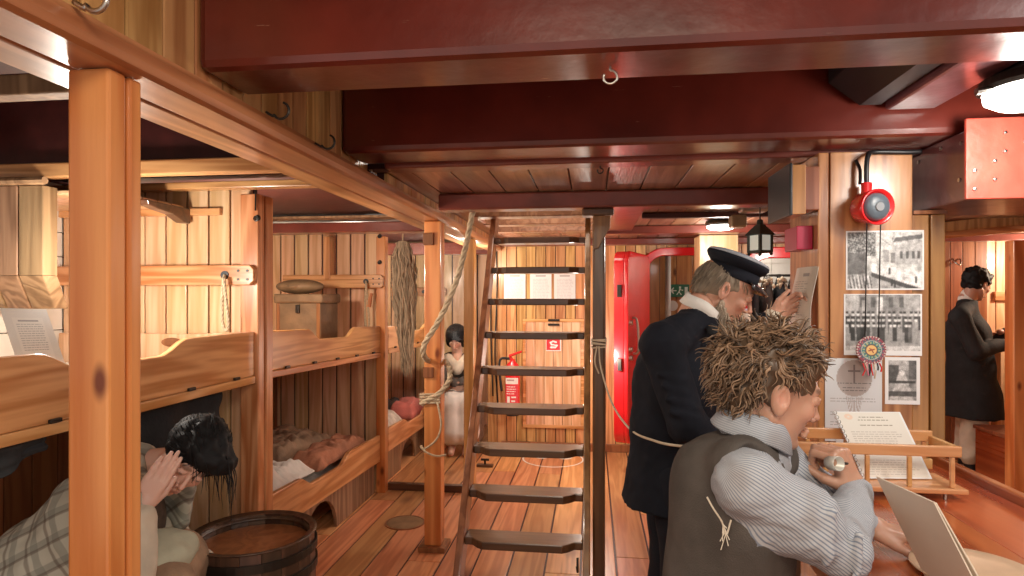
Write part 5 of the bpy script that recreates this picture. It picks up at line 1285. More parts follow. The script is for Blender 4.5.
def band(name, ctr, Rc, prof, mat, parent, gap=0, stripe=False, N=56):
    """a collar: a closed outline swept round the neck"""
    m = MB(); k = len(prof); vs = []; fs = []; st = []
    for i in range(N + 1):
        a = gap + (2 * math.pi - 2 * gap) * i / N
        for r, z in prof: vs.append(ctr + Rc @ Vector((math.cos(a) * r * 1.06, math.sin(a) * r, z + .004 * math.sin(a * 3)))); st.append(a * r / .0064 * 6.283)
    for i in range(N):
        for j in range(k): j2 = (j + 1) % k; fs.append((i * k + j, (i + 1) * k + j, (i + 1) * k + j2, i * k + j2))
    fs.append(tuple(range(k))); fs.append(tuple(N * k + j for j in range(k - 1, -1, -1))); m.add(vs, fs); o = m.build(name, mat, parent, smooth=True)
    if stripe: at = o.data.attributes.new('stripe', 'FLOAT', 'POINT'); at.data.foreach_set('value', st)
    return o
# ---- the boy at the table
def boy():
    c = P(769, 391, 1.335); fh = (CR * 1.0 + CF * .02).normalized(); f = (fh * math.cos(.28) - UP * math.sin(.28)); R = frame(f); HS = 1.0
    neck = P(753, 436, 1.335); shn = P(748, 483, 1.175); shf = P(775, 466, 1.47); chest = P(731, 532, 1.32); pel = P(716, 660, 1.33); pel.z = .62
    eln = P(840, 548, 1.20); wrn = P(855, 494, 1.395); elf = P(838, 548, 1.50); elf.z = .935; wrf = P(866, 549, 1.46); wrf.z = TZ + .052
    t = thing('person', 'boy with tousled brown hair in a dark waistcoat and striped shirt leaning on the table', 'person', (pel.x, pel.y, 0))
    kn = [pel + CR * .40 + CF * y + UP * (-.02) for y in (-.10, .12)]; hp = [pel + CF * y for y in (-.09, .09)]; an = [Vector((k.x - .02, k.y, .09)) for k in kn]; toe = [a + CR * .15 - UP * .05 for a in an]
    # skin: head and neck fine, hands fine, body coarse under the clothes
    lo, hi = box_of([c], .17); A = SDF(lo, hi, .0034); T = head(A, c, R, HS); nb = neck - UP * .01 + CF * .0; A.cap(T(-.03, 0, -.055), nb, .050, .054, .02)
    hands = []
    lo, hi = box_of([wrn, wrn + Vector((0, 0, .12))], .13); H1 = SDF(lo, hi, .003)
    hdir = (P(850, 462, 1.46) - wrn).normalized(); hand(H1, wrn + hdir * .01, (UP * .9 - CR * .35 + CF * .1), (CR * .55 - CF * .8 + UP * .2), -1, (1.15, 1.35, .8), 1.0, .02, (.6, .75)); H1.cap(wrn - hdir * .06, wrn + hdir * .02, .026, .027, .012)
    lo, hi = box_of([wrf, wrf + CR * .15], .12); H2 = SDF(lo, hi, .003); d2 = (CR * .92 - CF * .35 - UP * .13).normalized(); hand(H2, wrf, d2, UP, 1, (.10, .28, .25), 1.0, .02, (.3, .35)); H2.cap(wrf - d2 * .05, wrf + d2 * .02, .025, .026, .012)
    pts = [neck, pel, *kn, *an, *toe, elf, eln, wrn, wrf, shn, shf]; lo, hi = box_of(pts, .14); B = SDF(lo, hi, .009)
    B.cap(nb, chest, .05, .10, .03).cap(chest, pel, .105, .11, .04)
    for a, e_, w in ((shn, eln, wrn), (shf, elf, wrf)): B.cap(chest + UP * .1, a, .06, .045, .03).cap(a, e_, .045, .036).cap(e_, w, .036, .024)
    for i in (0, 1): B.cap(hp[i], kn[i], .075, .055).cap(kn[i], an[i], .05, .035).cap(an[i], toe[i], .034, .028)
    V, Q = merge([A.mesh(), H1.mesh(), H2.mesh(), B.mesh()])
    o = mesh_obj('body', V, Q, M['skin'], t, skincol((.56, .31, .215), T, R, c)); 
    # shirt
    pts = [neck, shn, shf, eln, wrn, elf, wrf, chest, pel]; lo, hi = box_of(pts, .14); Sx = SDF(lo, hi, .0058); k = .03
    Sx.ell(chest + UP * .06, (.105, .165, .14), frame(CR), k).cap(chest, pel + UP * .06, .118, .115, k); Sx.cap(neck - UP * .05, chest + UP * .1, .07, .11, k)
    segn = [shn, shn.lerp(eln, .5), eln, wrn]
    Sx.cap(neck - UP * .055, shn, .046, .056, k).cap(shn, shn.lerp(eln, .55), .057, .063, k).cap(shn.lerp(eln, .55), eln, .066, .052, k).cap(eln, eln.lerp(wrn, .45), .052, .046, .02).cap(eln.lerp(wrn, .45), eln.lerp(wrn, .82), .046, .038, .02)
    Sx.cap(eln.lerp(wrn, .80), eln.lerp(wrn, 1.06), .037, .036, .008)
    Sx.cap(neck - UP * .05, shf, .052, .062, k).cap(shf, elf, .066, .056, k).cap(elf, wrf, .054, .036, .02)
    for i, tt in enumerate(()): # gathered folds in the crook of the sleeve
        q = eln.lerp(wrn, tt); nn = (wrn - eln).normalized(); e1 = (CR * .3 - CF).normalized()
        Sx.cap(q + e1 * .048 + CR * -.035, q + e1 * .044 + CR * .035 + UP * .012, .010, .007, .012)
    for tt, o1 in ((.55, .02), (.72, -.01), (.88, .015)):
        q = shn.lerp(eln, tt); Sx.cap(q - CF * .062 + UP * .035 + CR * (.01 + o1), q - CF * .062 - UP * .04 + CR * o1, .008, .006, .012)
    V, Q = Sx.mesh()
    V = V.astype(np.float64)
    # fine creases
    V = wrinkle(V, .007, 13, 3, (1, 1, 1.6)); V = wrinkle(V, .0022, 45, 9, (1, 1, 1.8))
    bones = [(shn + (shn - eln).normalized() * .08, eln), (eln, wrn), (shf, elf), (elf, wrf), (neck, pel)]
    def stripes(V):
        best = np.full(len(V), 9.); val = np.zeros(len(V))
        for bi, (a, b) in enumerate(bones):
            a_, b_ = np.array(a), np.array(b); d = b_ - a_; L = d @ d; tt = ((V - a_) @ d) / L; tc = np.clip(tt, 0, 1); q = V - a_ - tc[:, None] * d; dist = np.linalg.norm(q, axis=1) - (.13 if bi == 4 else .06)
            dn = Vector(b - a).normalized(); e1 = dn.cross(CF).normalized(); e2 = dn.cross(e1); ang = np.arctan2(q @ np.array(e2), q @ np.array(e1)); rad = .13 if bi == 4 else .062
            v = ang * rad / .0064 * 2 * math.pi if bi != 1 else tt * math.sqrt(L) / .0064 * 2 * math.pi
            m = dist < best; best[m] = dist[m]; val[m] = v[m]
        return val
    mesh_obj('striped_shirt', V, Q, M['shirt'], t, None, stripes)
    # turned down collar
    band('shirt_collar', neck + UP * .014, frame((fh * .94 - UP * .34).normalized()), [(.060, -.028), (.057, .026), (.061, .034), (.067, .032), (.084, -.016), (.081, -.020), (.064, .022), (.062, -.028)], M['shirt'], t, .10, True)
    # waistcoat
    W_ = SDF(*box_of([neck, pel, shn, shf, chest], .2), .0065)
    W_.ell(chest + UP * .06, (.115, .168, .15), frame(CR), k).cap(chest, pel + UP * .05, .132, .13, k).cap(neck - UP * .055 - CR * .01, chest + UP * .1, .072, .122, k)
    W_.cap(neck - UP * .05, neck.lerp(shn, .72) - CR * .02, .060, .062, .02).cap(neck - UP * .045, neck.lerp(shf, .7), .060, .064, .02)
    # arm holes: cut away everything outward of the strap, neck hole and open front
    for sh, sg in ((shn, -1), (shf, 1)):
        e1 = sh + CF * sg * .02; W_.ell(e1 + CR * .035 + UP * .004, (.076, .080, .086), frame(CR), .008, True)
    W_.ell(neck + UP * .05 + fh * .03, (.075, .07, .07), None, .01, True); W_.cap(neck + fh * .10 - UP * .02, chest + fh * .17 + UP * .02, .055, .02, .01, True)
    V, Q = W_.mesh(); V = wrinkle(V.astype(np.float64), .006, 11, 5, (1, 1, .6)); mesh_obj('waistcoat', V, Q, M['vest'], t, smoothit=1)
    # frayed edge of the arm hole
    r = random.Random(1); e = MB(); sh = shn - CF * .0; pc = sh + CR * .035 - UP * .035 - CF * .02; pts = []
    for i in range(26):
        a = math.radians(95 + 150 * i / 25); pts.append(pc + CR * math.cos(a) * .083 + UP * math.sin(a) * .137 - CF * (.062 - .055 * abs(math.cos(a)) ** 2 * 0))
    tail = [P(707, 497, 1.16), P(713, 508, 1.15), P(722, 522, 1.15), P(726, 535, 1.15), P(731, 520, 1.15)]
    e.tube(curve(tail, 4), .0018, 5)
    for i in range(10): q = tail[2].lerp(tail[3], r.random()); e.tube([q, q + Vector((r.uniform(-.01, .01), -.003, r.uniform(-.03, .0)))], .001, 3)
    e.build('frayed_thread', M['linen'], t)
    # trousers and shoes
    Tr = SDF(*box_of([*hp, *kn, *an], .14), .009)
    Tr.cap(pel + UP * .05, pel, .125, .125)
    for i in (0, 1): Tr.cap(hp[i], kn[i], .095, .075, .03).cap(kn[i], an[i] + UP * .03, .07, .06, .02)
    V, Q = Tr.mesh(); mesh_obj('trousers', V, Q, M['greycloth'], t)
    Sh = SDF(*box_of([*an, *toe], .1), .006)
    for i in (0, 1): Sh.cap(an[i] - UP * .03, toe[i], .045, .038, .02)
    Sh.cut((0, 0, .003), (0, 0, -1)); V, Q = Sh.mesh(); mesh_obj('shoes', V, Q, M['leather'], t)
    # hair: underlayer and locks
    hb = SDF(*box_of([c], .2), .005); hb.ell(T(-.022, 0, .042), (.104, .088, .095), R, .02).ell(T(-.070, 0, -.010), (.042, .064, .060), R, .02).ell(T(.045, 0, .080), (.055, .06, .036), R, .02)
    hb.ell(T(.115, 0, -.025), (.07, .09, .085), R, .01, True); hb.ell(T(.035, -.085, -.03), (.045, .03, .045), R, .01, True).ell(T(.035, .085, -.03), (.045, .03, .045), R, .01, True)
    V, Q = hb.mesh(); V = wrinkle(V.astype(np.float64), .008, 40, 2); hair = mesh_obj('hair', V, Q, M['hairbrown'], t)
    rr = random.Random(11); roots = []
    for i in range(2600):
        a = rr.uniform(0, 2 * math.pi); z = rr.uniform(-.80, 1); q = math.sqrt(1 - z * z); lx, ly, lz = q * math.cos(a), q * math.sin(a), z
        if lx > .30 and lz < .46: continue
        if lx > -.22 and lz < -.02: continue
        p = T(-.022 + .100 * lx, .084 * ly, .040 + (.092 if lz > 0 else .115) * lz); nr = (R @ Vector((lx, ly, lz))).normalized()
        fl = (R @ Vector((.42 if lz > .2 else -.25, ly * .45, -.25 if lz > .3 else -.85))) + Vector((rr.uniform(-.45, .45), rr.uniform(-.45, .45), rr.uniform(-.3, .4)))
        L = rr.uniform(.038, .068) if lz > .1 else rr.uniform(.035, .058)
        w3 = noise.noise_vector(Vector((lx * 3.0, ly * 3.0, lz * 3.0 + 4)))
        base = R @ Vector((.55 if lz > .25 else -.15, ly * .3, -.15 if lz > .3 else -.8)); v = (nr * (.30 if lz > .2 else .22) + base * .55 + w3 * 1.5 + Vector((rr.uniform(-.12, .12), rr.uniform(-.12, .12), rr.uniform(-.12, .12)))).normalized()
        ax = noise.noise_vector(Vector((lx * 2.5 + 9, ly * 2.5, lz * 2.5))).normalized(); ph = noise.noise(Vector((lx * 3, ly * 3, lz * 3 + 20))) * 6; pts = [p - nr * .006]
        for q_ in range(10):
            v = (v + ax.cross(v) * .62 * math.sin(ph + q_ * .62) + base * .10 - UP * .05).normalized(); nx_ = pts[-1] + v * L / 10
            rel = R.transposed() @ (nx_ - T(-.022, 0, .040)); e_ = math.sqrt((rel.x / .104) ** 2 + (rel.y / .088) ** 2 + (rel.z / .100) ** 2)
            if e_ < 1.04: nx_ = T(-.022, 0, .040) + R @ (rel * (1.04 / e_))
            pts.append(nx_)
        roots.append((pts, rr.uniform(.0014, .0036)))
    strands('hair_locks', roots, M['hairbrown'], hair)
    # cup in his raised hand
    cp = P(838, 463, 1.43); ax = (CR * .25 + UP * .2 - CF * .95).normalized()
    k2 = thing('tin_cup', 'small pale tin cup held in the boy\'s raised fist', 'cup', cp)
    q = P(829, 463, 1.39); MB().lathe([(.013, 0), (.015, .001), (.016, .03), (.014, .03), (.012, .004)], q - ax * .0, ax, 24).build('cup_body', plain('pale_tin', (.62, .60, .54), rough=.35, metal=.2), k2, smooth=True)
    MB().tube([q + CR * .015, q + CR * .024 + ax * .006, q + CR * .024 + ax * .022, q + CR * .015 + ax * .026], .003, 8).build('handle', M['iron'], k2, smooth=True)
boy()

# ---- the bearded officer
def officer():
    c = P(725, 290, 2.25); fh = (CR * .97 - CF * .20).normalized(); f = (fh * math.cos(.52) - UP * math.sin(.52)); R = frame(f)
    neck = P(698, 309, 2.23); shn = P(663, 345, 2.07); shf = P(690, 342, 2.42); chest = P(677, 382, 2.25); waist = P(672, 430, 2.26); pel = P(674, 470, 2.27); hem = P(668, 502, 2.27)
    t = thing('person', 'bearded officer in a long navy coat and peaked cap bending his head', 'person', (pel.x, pel.y, 0))
    eln = P(686, 425, 2.02); wrn = P(725, 450, 2.05); elf = P(732, 365, 2.46); wrf = P(771, 319, 2.40)
    hp = [pel + CF * y for y in (-.09, .09)]; kn = [Vector((q.x + .01, q.y, .48)) for q in hp]; an = [Vector((q.x - .02, q.y, .09)) for q in hp]; toe = [a + CR * .16 - UP * .045 for a in an]
    A = SDF(*box_of([c], .17), .0036); T = head(A, c, R, 1.0); A.cap(T(-.03, 0, -.055), neck - UP * .03, .052, .056, .02)
    H1 = SDF(*box_of([wrn], .14), .0035); d1 = (CR * .9 - UP * .35).normalized(); hand(H1, wrn, d1, UP * .5 - CF * .8, -1, (.4, .5, .4)); H1.cap(wrn - d1 * .05, wrn + d1 * .02, .026, .027, .012)
    H2 = SDF(*box_of([wrf], .14), .0035); d2 = (CR * .80 + UP * .60).normalized(); hand(H2, wrf + d2 * .01, d2, CF * .8 + UP * .2, 1, (.6, .9, .5), .95); H2.cap(wrf - d2 * .05, wrf + d2 * .02, .026, .027, .012)
    B = SDF(*box_of([neck, pel, *an, *toe, elf, eln, wrn, wrf, shn, shf], .14), .010)
    B.cap(neck, chest, .06, .11, .03).cap(chest, pel, .11, .12, .04)
    for a, e_, w in ((shn, eln, wrn), (shf, elf, wrf)): B.cap(chest + UP * .08, a, .06, .05, .03).cap(a, e_, .045, .038).cap(e_, w, .036, .025)
    for i in (0, 1): B.cap(hp[i], kn[i], .075, .055).cap(kn[i], an[i], .05, .035).cap(an[i], toe[i], .034, .028)
    V, Q = merge([A.mesh(), H1.mesh(), H2.mesh(), B.mesh()])
    mesh_obj('body', V, Q, M['skin'], t, skincol((.58, .31, .215), T, R, c, cheek=(.75, .26, .17)))
    # frock coat with flared skirt
    C = SDF(*box_of([neck, hem, shn, shf, eln, wrn, elf, wrf], .22), .0085); Rb = frame(CR)
    C.ell(chest, (.148, .20, .18), Rb, .03).cap(chest, waist, .148, .140, .03).cap(neck - UP * .035 - CR * .01, chest + UP * .05, .062, .13, .03)
    C.cap(waist, pel, .142, .158, .03).cap(pel, hem - UP * .12, .160, .185, .03)
    C.cap(neck - UP * .05, shn, .06, .075, .03).cap(shn, eln, .073, .060, .015).cap(eln, wrn, .060, .048, .02)
    C.cap(neck - UP * .05, shf, .06, .07, .03).cap(shf, elf, .07, .056, .02).cap(elf, wrf - d2 * .03, .055, .042, .02)
    for tt in (.35, .5, .65, .8): q = shn.lerp(eln, tt); C.cap(q - CF * .055 - CR * .05, q - CF * .062 + CR * .03 - UP * .02, .010, .008, .012)
    C.ell(neck + UP * .02, (.058, .058, .045), None, .006, True); C.cut(hem, (0, 0, -1))
    V, Q = C.mesh(); V = wrinkle(V.astype(np.float64), .010, 9, 4, (1, 1, .55)); V = wrinkle(V, .003, 34, 6); coat = mesh_obj('frock_coat', V, Q, M['navy'], t)
    # velvet collar edge, buttons
    m = MB()
    for i in range(5):
        q = P(711 - i * 1.0, 350 + i * 17, 2.13); m = MB().ell(q, (.010, .008, .010), 12, 8); m.build('coat_button', M['steel'], coat, smooth=True)
    lap = MB()
    for a_, b_, w in ((P(700, 322, 2.13), P(713, 345, 2.12), .03), (P(713, 345, 2.12), P(712, 372, 2.115), .024)): pass
    # white standing collar and neck cloth
    band('white_collar', neck.lerp(c, .20), frame((fh * .80 - UP * .55).normalized()), [(.066, -.034), (.062, .006), (.065, .010), (.069, .009), (.074, -.034)], M['whitecloth'], t, 0)
    b = T(.045, 0, -.15) ; bow = MB()
    bow.ell(P(712, 330, 2.13), (.020, .014, .022), 14, 8).ell(P(715, 340, 2.12), (.010, .010, .022), 12, 8); bow.build('neck_cloth', M['blackcloth'], t, smooth=True)
    cu = SDF(*box_of([wrf], .1), .004); cu.cap(wrf - d2 * .045, wrf + d2 * .005, .036, .038, .004); V, Q = cu.mesh(); mesh_obj('shirt_cuff', V, Q, M['linen'], t)
    Tr = SDF(*box_of([*hp, *kn, *an], .16), .010)
    for i in (0, 1): Tr.cap(hp[i], kn[i], .10, .078, .03).cap(kn[i], an[i] + UP * .02, .076, .072, .02)
    V, Q = Tr.mesh(); V = wrinkle(V.astype(np.float64), .008, 10, 2); mesh_obj('trousers', V, Q, M['navy'], t)
    Sh = SDF(*box_of([*an, *toe], .1), .006)
    for i in (0, 1): Sh.cap(an[i] - UP * .03, toe[i], .048, .040, .02)
    Sh.cut((0, 0, .003), (0, 0, -1)); V, Q = Sh.mesh(); mesh_obj('shoes', V, Q, M['black'], t)
    # hair, whiskers
    hb = SDF(*box_of([c], .18), .0045); hb.ell(T(-.018, 0, .025), (.094, .081, .088), R, .01).ell(T(-.07, 0, -.02), (.035, .06, .045), R, .02); hb.ell(T(.105, 0, -.02), (.078, .11, .11), R, .006, True).ell(T(.03, -.09, -.03), (.035, .035, .045), R, .006, True).ell(T(.03, .09, -.03), (.035, .035, .045), R, .006, True)
    V, Q = hb.mesh(); hair = mesh_obj('hair', V, Q, M['hairgrey'], t)
    rr = random.Random(3); roots = []
    for i in range(420):
        a = rr.uniform(0, 2 * math.pi); z = rr.uniform(-.75, .5); q = math.sqrt(1 - z * z); lx, ly, lz = q * math.cos(a), q * math.sin(a), z
        if lx > .12 and lz < .25: continue
        if lx > -.3 and lz < -.15: continue
        p = T(-.02 + .097 * lx, .082 * ly, .025 + .088 * lz); roots.append(lock(p, (R @ Vector((lx, ly, lz))).normalized(), R @ Vector((-.1 + .5 * (lx > 0), 0, -1)) * .9, rr.uniform(.03, .045), .0022, rr, .15, 5, .1, .35))
    strands('hair_locks', roots, M['hairgrey'], hair)
    roots = []
    for i in range(900):
        y = rr.choice((-1, 1)); u = rr.random(); w = rr.random()
        if u < .72: p = (-.002 + .082 * w, y * (.070 - .052 * w ** 1.4), -.032 - .062 * w - rr.uniform(0, .03)); nr = Vector((.3 + w * .5, y * (1 - w), -.4))
        else: p = (.072 + rr.uniform(-.02, .016), rr.uniform(-.024, .024), -.088 - rr.uniform(0, .02)); nr = Vector((.8, 0, -.5))
        roots.append(lock(T(*p), (R @ nr).normalized(), R @ Vector((.1, 0, -1)) * .8, rr.uniform(.028, .052), .0021, rr, .45, 6, .2, .45))
    strands('beard', roots, M['beard'], t)
    roots = [lock(T(.100 - abs(y) * .35, y, -.050 - abs(y) * .2), (R @ Vector((1, y * 20, 0))).normalized(), R @ Vector((.1, y * 25, -1)) * .8, .018, .0016, rr, .2, 4, .1, .3) for y in [rr.uniform(-.024, .024) for _ in range(70)]]
    strands('moustache', roots, M['beard'], t)
    # peaked cap
    Rk = R @ Matrix.Rotation(-.13, 3, 'Y'); ck = thing('peaked_cap', 'navy peaked cap with a lit top painted paler worn by the bearded officer', 'cap', T(-.015, 0, .06))
    Z = Rk @ Vector((0, 0, 1)); X_ = Rk @ Vector((1, 0, 0)); Yv = Rk @ Vector((0, 1, 0)); o = T(-.004, 0, .050)
    def ring(m, prof, n=48, off=None):
        b = len(m.v); vs = []; fs = []
        for rx, ry, h, ox in prof:
            for k_ in range(n): a = 2 * math.pi * k_ / n; vs.append(o + Z * h + X_ * (rx * .89 * math.cos(a) + ox) + Yv * ry * .93 * math.sin(a))
        for i in range(len(prof) - 1):
            for k_ in range(n): k2 = (k_ + 1) % n; fs.append((i * n + k_, i * n + k2, (i + 1) * n + k2, (i + 1) * n + k_))
        fs.append(tuple(range(n - 1, -1, -1))); fs.append(tuple((len(prof) - 1) * n + k_ for k_ in range(n))); return m.add(vs, fs)
    ring(MB(), [(.103, .086, -.004, 0), (.105, .088, 0, 0), (.104, .087, .034, 0)]).build('cap_band', M['navy'], ck, smooth=True, bevel=0)
    ring(MB(), [(.102, .086, .0345, 0), (.120, .103, .050, -.002), (.128, .112, .062, -.002), (.126, .110, .070, -.002)]).build('cap_crown', M['navy'], ck, smooth=True)
    ring(MB(), [(.127, .111, .0705, -.002), (.122, .106, .078, -.002), (.09, .08, .086, -.002), (.02, .02, .090, -.002)]).build('cap_top', plain('lit_cap_grey', (.32, .34, .38), rough=.7), ck, smooth=True)  # cap is navy; light on its top is put in as pale grey
    m = MB(); n = 20; vs = []; fs = []
    for i in range(n + 1):
        a = math.radians(-62 + 124 * i / n)
        for rr_, dz in ((0, .004), (.022, -.004), (.044 * math.cos(a) + .004, -.020)):
            vs.append(o + X_ * (.092 * math.cos(a) + rr_ * 1) + Yv * (.087 * math.sin(a) + rr_ * math.sin(a) * .3) + Z * dz)
    for i in range(n):
        for j in range(2): a = i * 3 + j; fs.append((a, a + 3, a + 4, a + 1))
    m.add(vs, fs); pk = m.build('cap_peak', M['black'], ck, smooth=True); sm = pk.modifiers.new('s', 'SOLIDIFY'); sm.thickness = .004
    pk.data.materials[0] = plain('glossy_peak', (.02, .02, .025), rough=.15, coat=1)
officer()

# ---- the clerk in the cabin at the right
def clerk():
    c = P(977, 285, 5.0); fh = (CR * .92 + CF * .2).normalized(); f = (fh * math.cos(.42) - UP * math.sin(.42)); R = frame(f)
    neck = P(967, 303, 5.02); neck.z = 1.44
    b = lambda px, py, zc=5.03: P(px, py, zc)
    chest = b(966, 335); waist = b(970, 370); pel = b(972, 395); hem = b(972, 416); shn = b(960, 318, 4.87); shf = b(970, 318, 5.2); eln = b(978, 352, 4.80); wrn = b(1004, 345, 4.85); elf = b(985, 350, 5.2); wrf = b(1006, 333, 5.1)
    t = thing('person', 'dark haired clerk in a long black coat writing in the cabin at the right', 'person', (pel.x, pel.y, 0))
    hp = [Vector((pel.x - .03, pel.y - .08, pel.z)), Vector((pel.x + .03, pel.y + .10, pel.z))]; kn = [Vector((q.x, q.y, .46)) for q in hp]; an = [Vector((q.x - .02, q.y, .09)) for q in hp]; toe = [a + CR * .15 - UP * .045 for a in an]
    A = SDF(*box_of([c], .17), .005); T = head(A, c, R, .98); A.cap(T(-.03, 0, -.055), neck - UP * .04, .05, .055, .02)
    Hs = []
    for w, nn in ((wrn, -1), (wrf, 1)):
        H1 = SDF(*box_of([w], .13), .0045); d1 = (CR * .95 - UP * .15).normalized(); hand(H1, w, d1, UP, nn, (.3, .5, .4)); H1.cap(w - d1 * .05, w, .025, .026); Hs.append(H1.mesh())
    B = SDF(*box_of([neck, pel, *an, *toe, elf, eln, wrn, wrf, shn, shf], .14), .012); B.cap(neck, chest, .06, .11, .03).cap(chest, pel, .11, .12, .04)
    for a, e_, w in ((shn, eln, wrn), (shf, elf, wrf)): B.cap(chest + UP * .08, a, .06, .05, .03).cap(a, e_, .045, .038).cap(e_, w, .036, .025)
    for i in (0, 1): B.cap(hp[i], kn[i], .075, .055).cap(kn[i], an[i], .05, .035).cap(an[i], toe[i], .034, .028)
    V, Q = merge([A.mesh(), *Hs, B.mesh()]); mesh_obj('body', V, Q, M['skin'], t, skincol((.50, .27, .19), T, R, c))
    C = SDF(*box_of([neck, hem, shn, shf, eln, wrn, elf, wrf], .26), .012); Rb = frame(CR)
    C.ell(chest, (.15, .19, .18), Rb, .03).cap(chest, waist, .15, .16, .03).cap(waist, pel, .165, .19, .03).cap(pel, hem - UP * .15, .19, .235, .03).cap(neck - UP * .045, chest, .07, .14, .03)
    C.cap(neck - UP * .05, shn, .06, .075, .03).cap(shn, eln, .075, .065, .02).cap(eln, wrn, .062, .05, .02).cap(neck - UP * .05, shf, .06, .07, .03).cap(shf, elf, .07, .06, .02).cap(elf, wrf, .058, .045, .02).cut(hem, (0, 0, -1))
    V, Q = C.mesh(); V = wrinkle(V.astype(np.float64), .014, 8, 3, (1, 1, .5)); mesh_obj('long_coat', V, Q, M['blackcloth'], t)
    cl = SDF(*box_of([neck], .14), .006); cl.cap(neck - UP * .01, neck.lerp(c, .25), .063, .060, .01); V, Q = cl.mesh(); mesh_obj('white_collar', V, Q, M['whitecloth'], t)
    Tr = SDF(*box_of([*hp, *kn, *an], .16), .010)
    for i in (0, 1): Tr.cap(hp[i], kn[i], .10, .085, .03).cap(kn[i], an[i] + UP * .10, .085, .085, .02).cap(an[i] + UP * .10, an[i] + UP * .06, .07, .06)
    V, Q = Tr.mesh(); V = wrinkle(V.astype(np.float64), .014, 12, 2); mesh_obj('pale_trousers', V, Q, M['linen'], t)
    Sh = SDF(*box_of([*an, *toe], .1), .008)
    for i in (0, 1): Sh.cap(an[i] + UP * .04, an[i] - UP * .03, .055, .052, .02).cap(an[i] - UP * .03, toe[i], .050, .042, .02)
    Sh.cut((0, 0, .003), (0, 0, -1)); V, Q = Sh.mesh(); mesh_obj('boots', V, Q, M['black'], t)
    hb = SDF(*box_of([c], .2), .006); hb.ell(T(-.025, 0, .05), (.112, .092, .095), R, .02).ell(T(-.05, 0, -.02), (.06, .078, .05), R, .02).ell(T(.05, 0, .10), (.05, .06, .035), R, .02); hb.ell(T(.125, 0, -.03), (.075, .09, .085), R, .01, True).ell(T(.04, -.09, -.05), (.05, .03, .05), R, .01, True)
    V, Q = hb.mesh(); V = wrinkle(V.astype(np.float64), .012, 30, 2); hair = mesh_obj('hair', V, Q, M['hairblack'], t)
    tag(MB().tube([wrf + CR * .09, wrf + CR * .07 + UP * .12 - CF * .02, wrf + CR * .05 + UP * .2], .004, 6).build('quill_pen', M['black']), 'dark pen held upright in the clerk\'s hand', 'pen')
clerk()

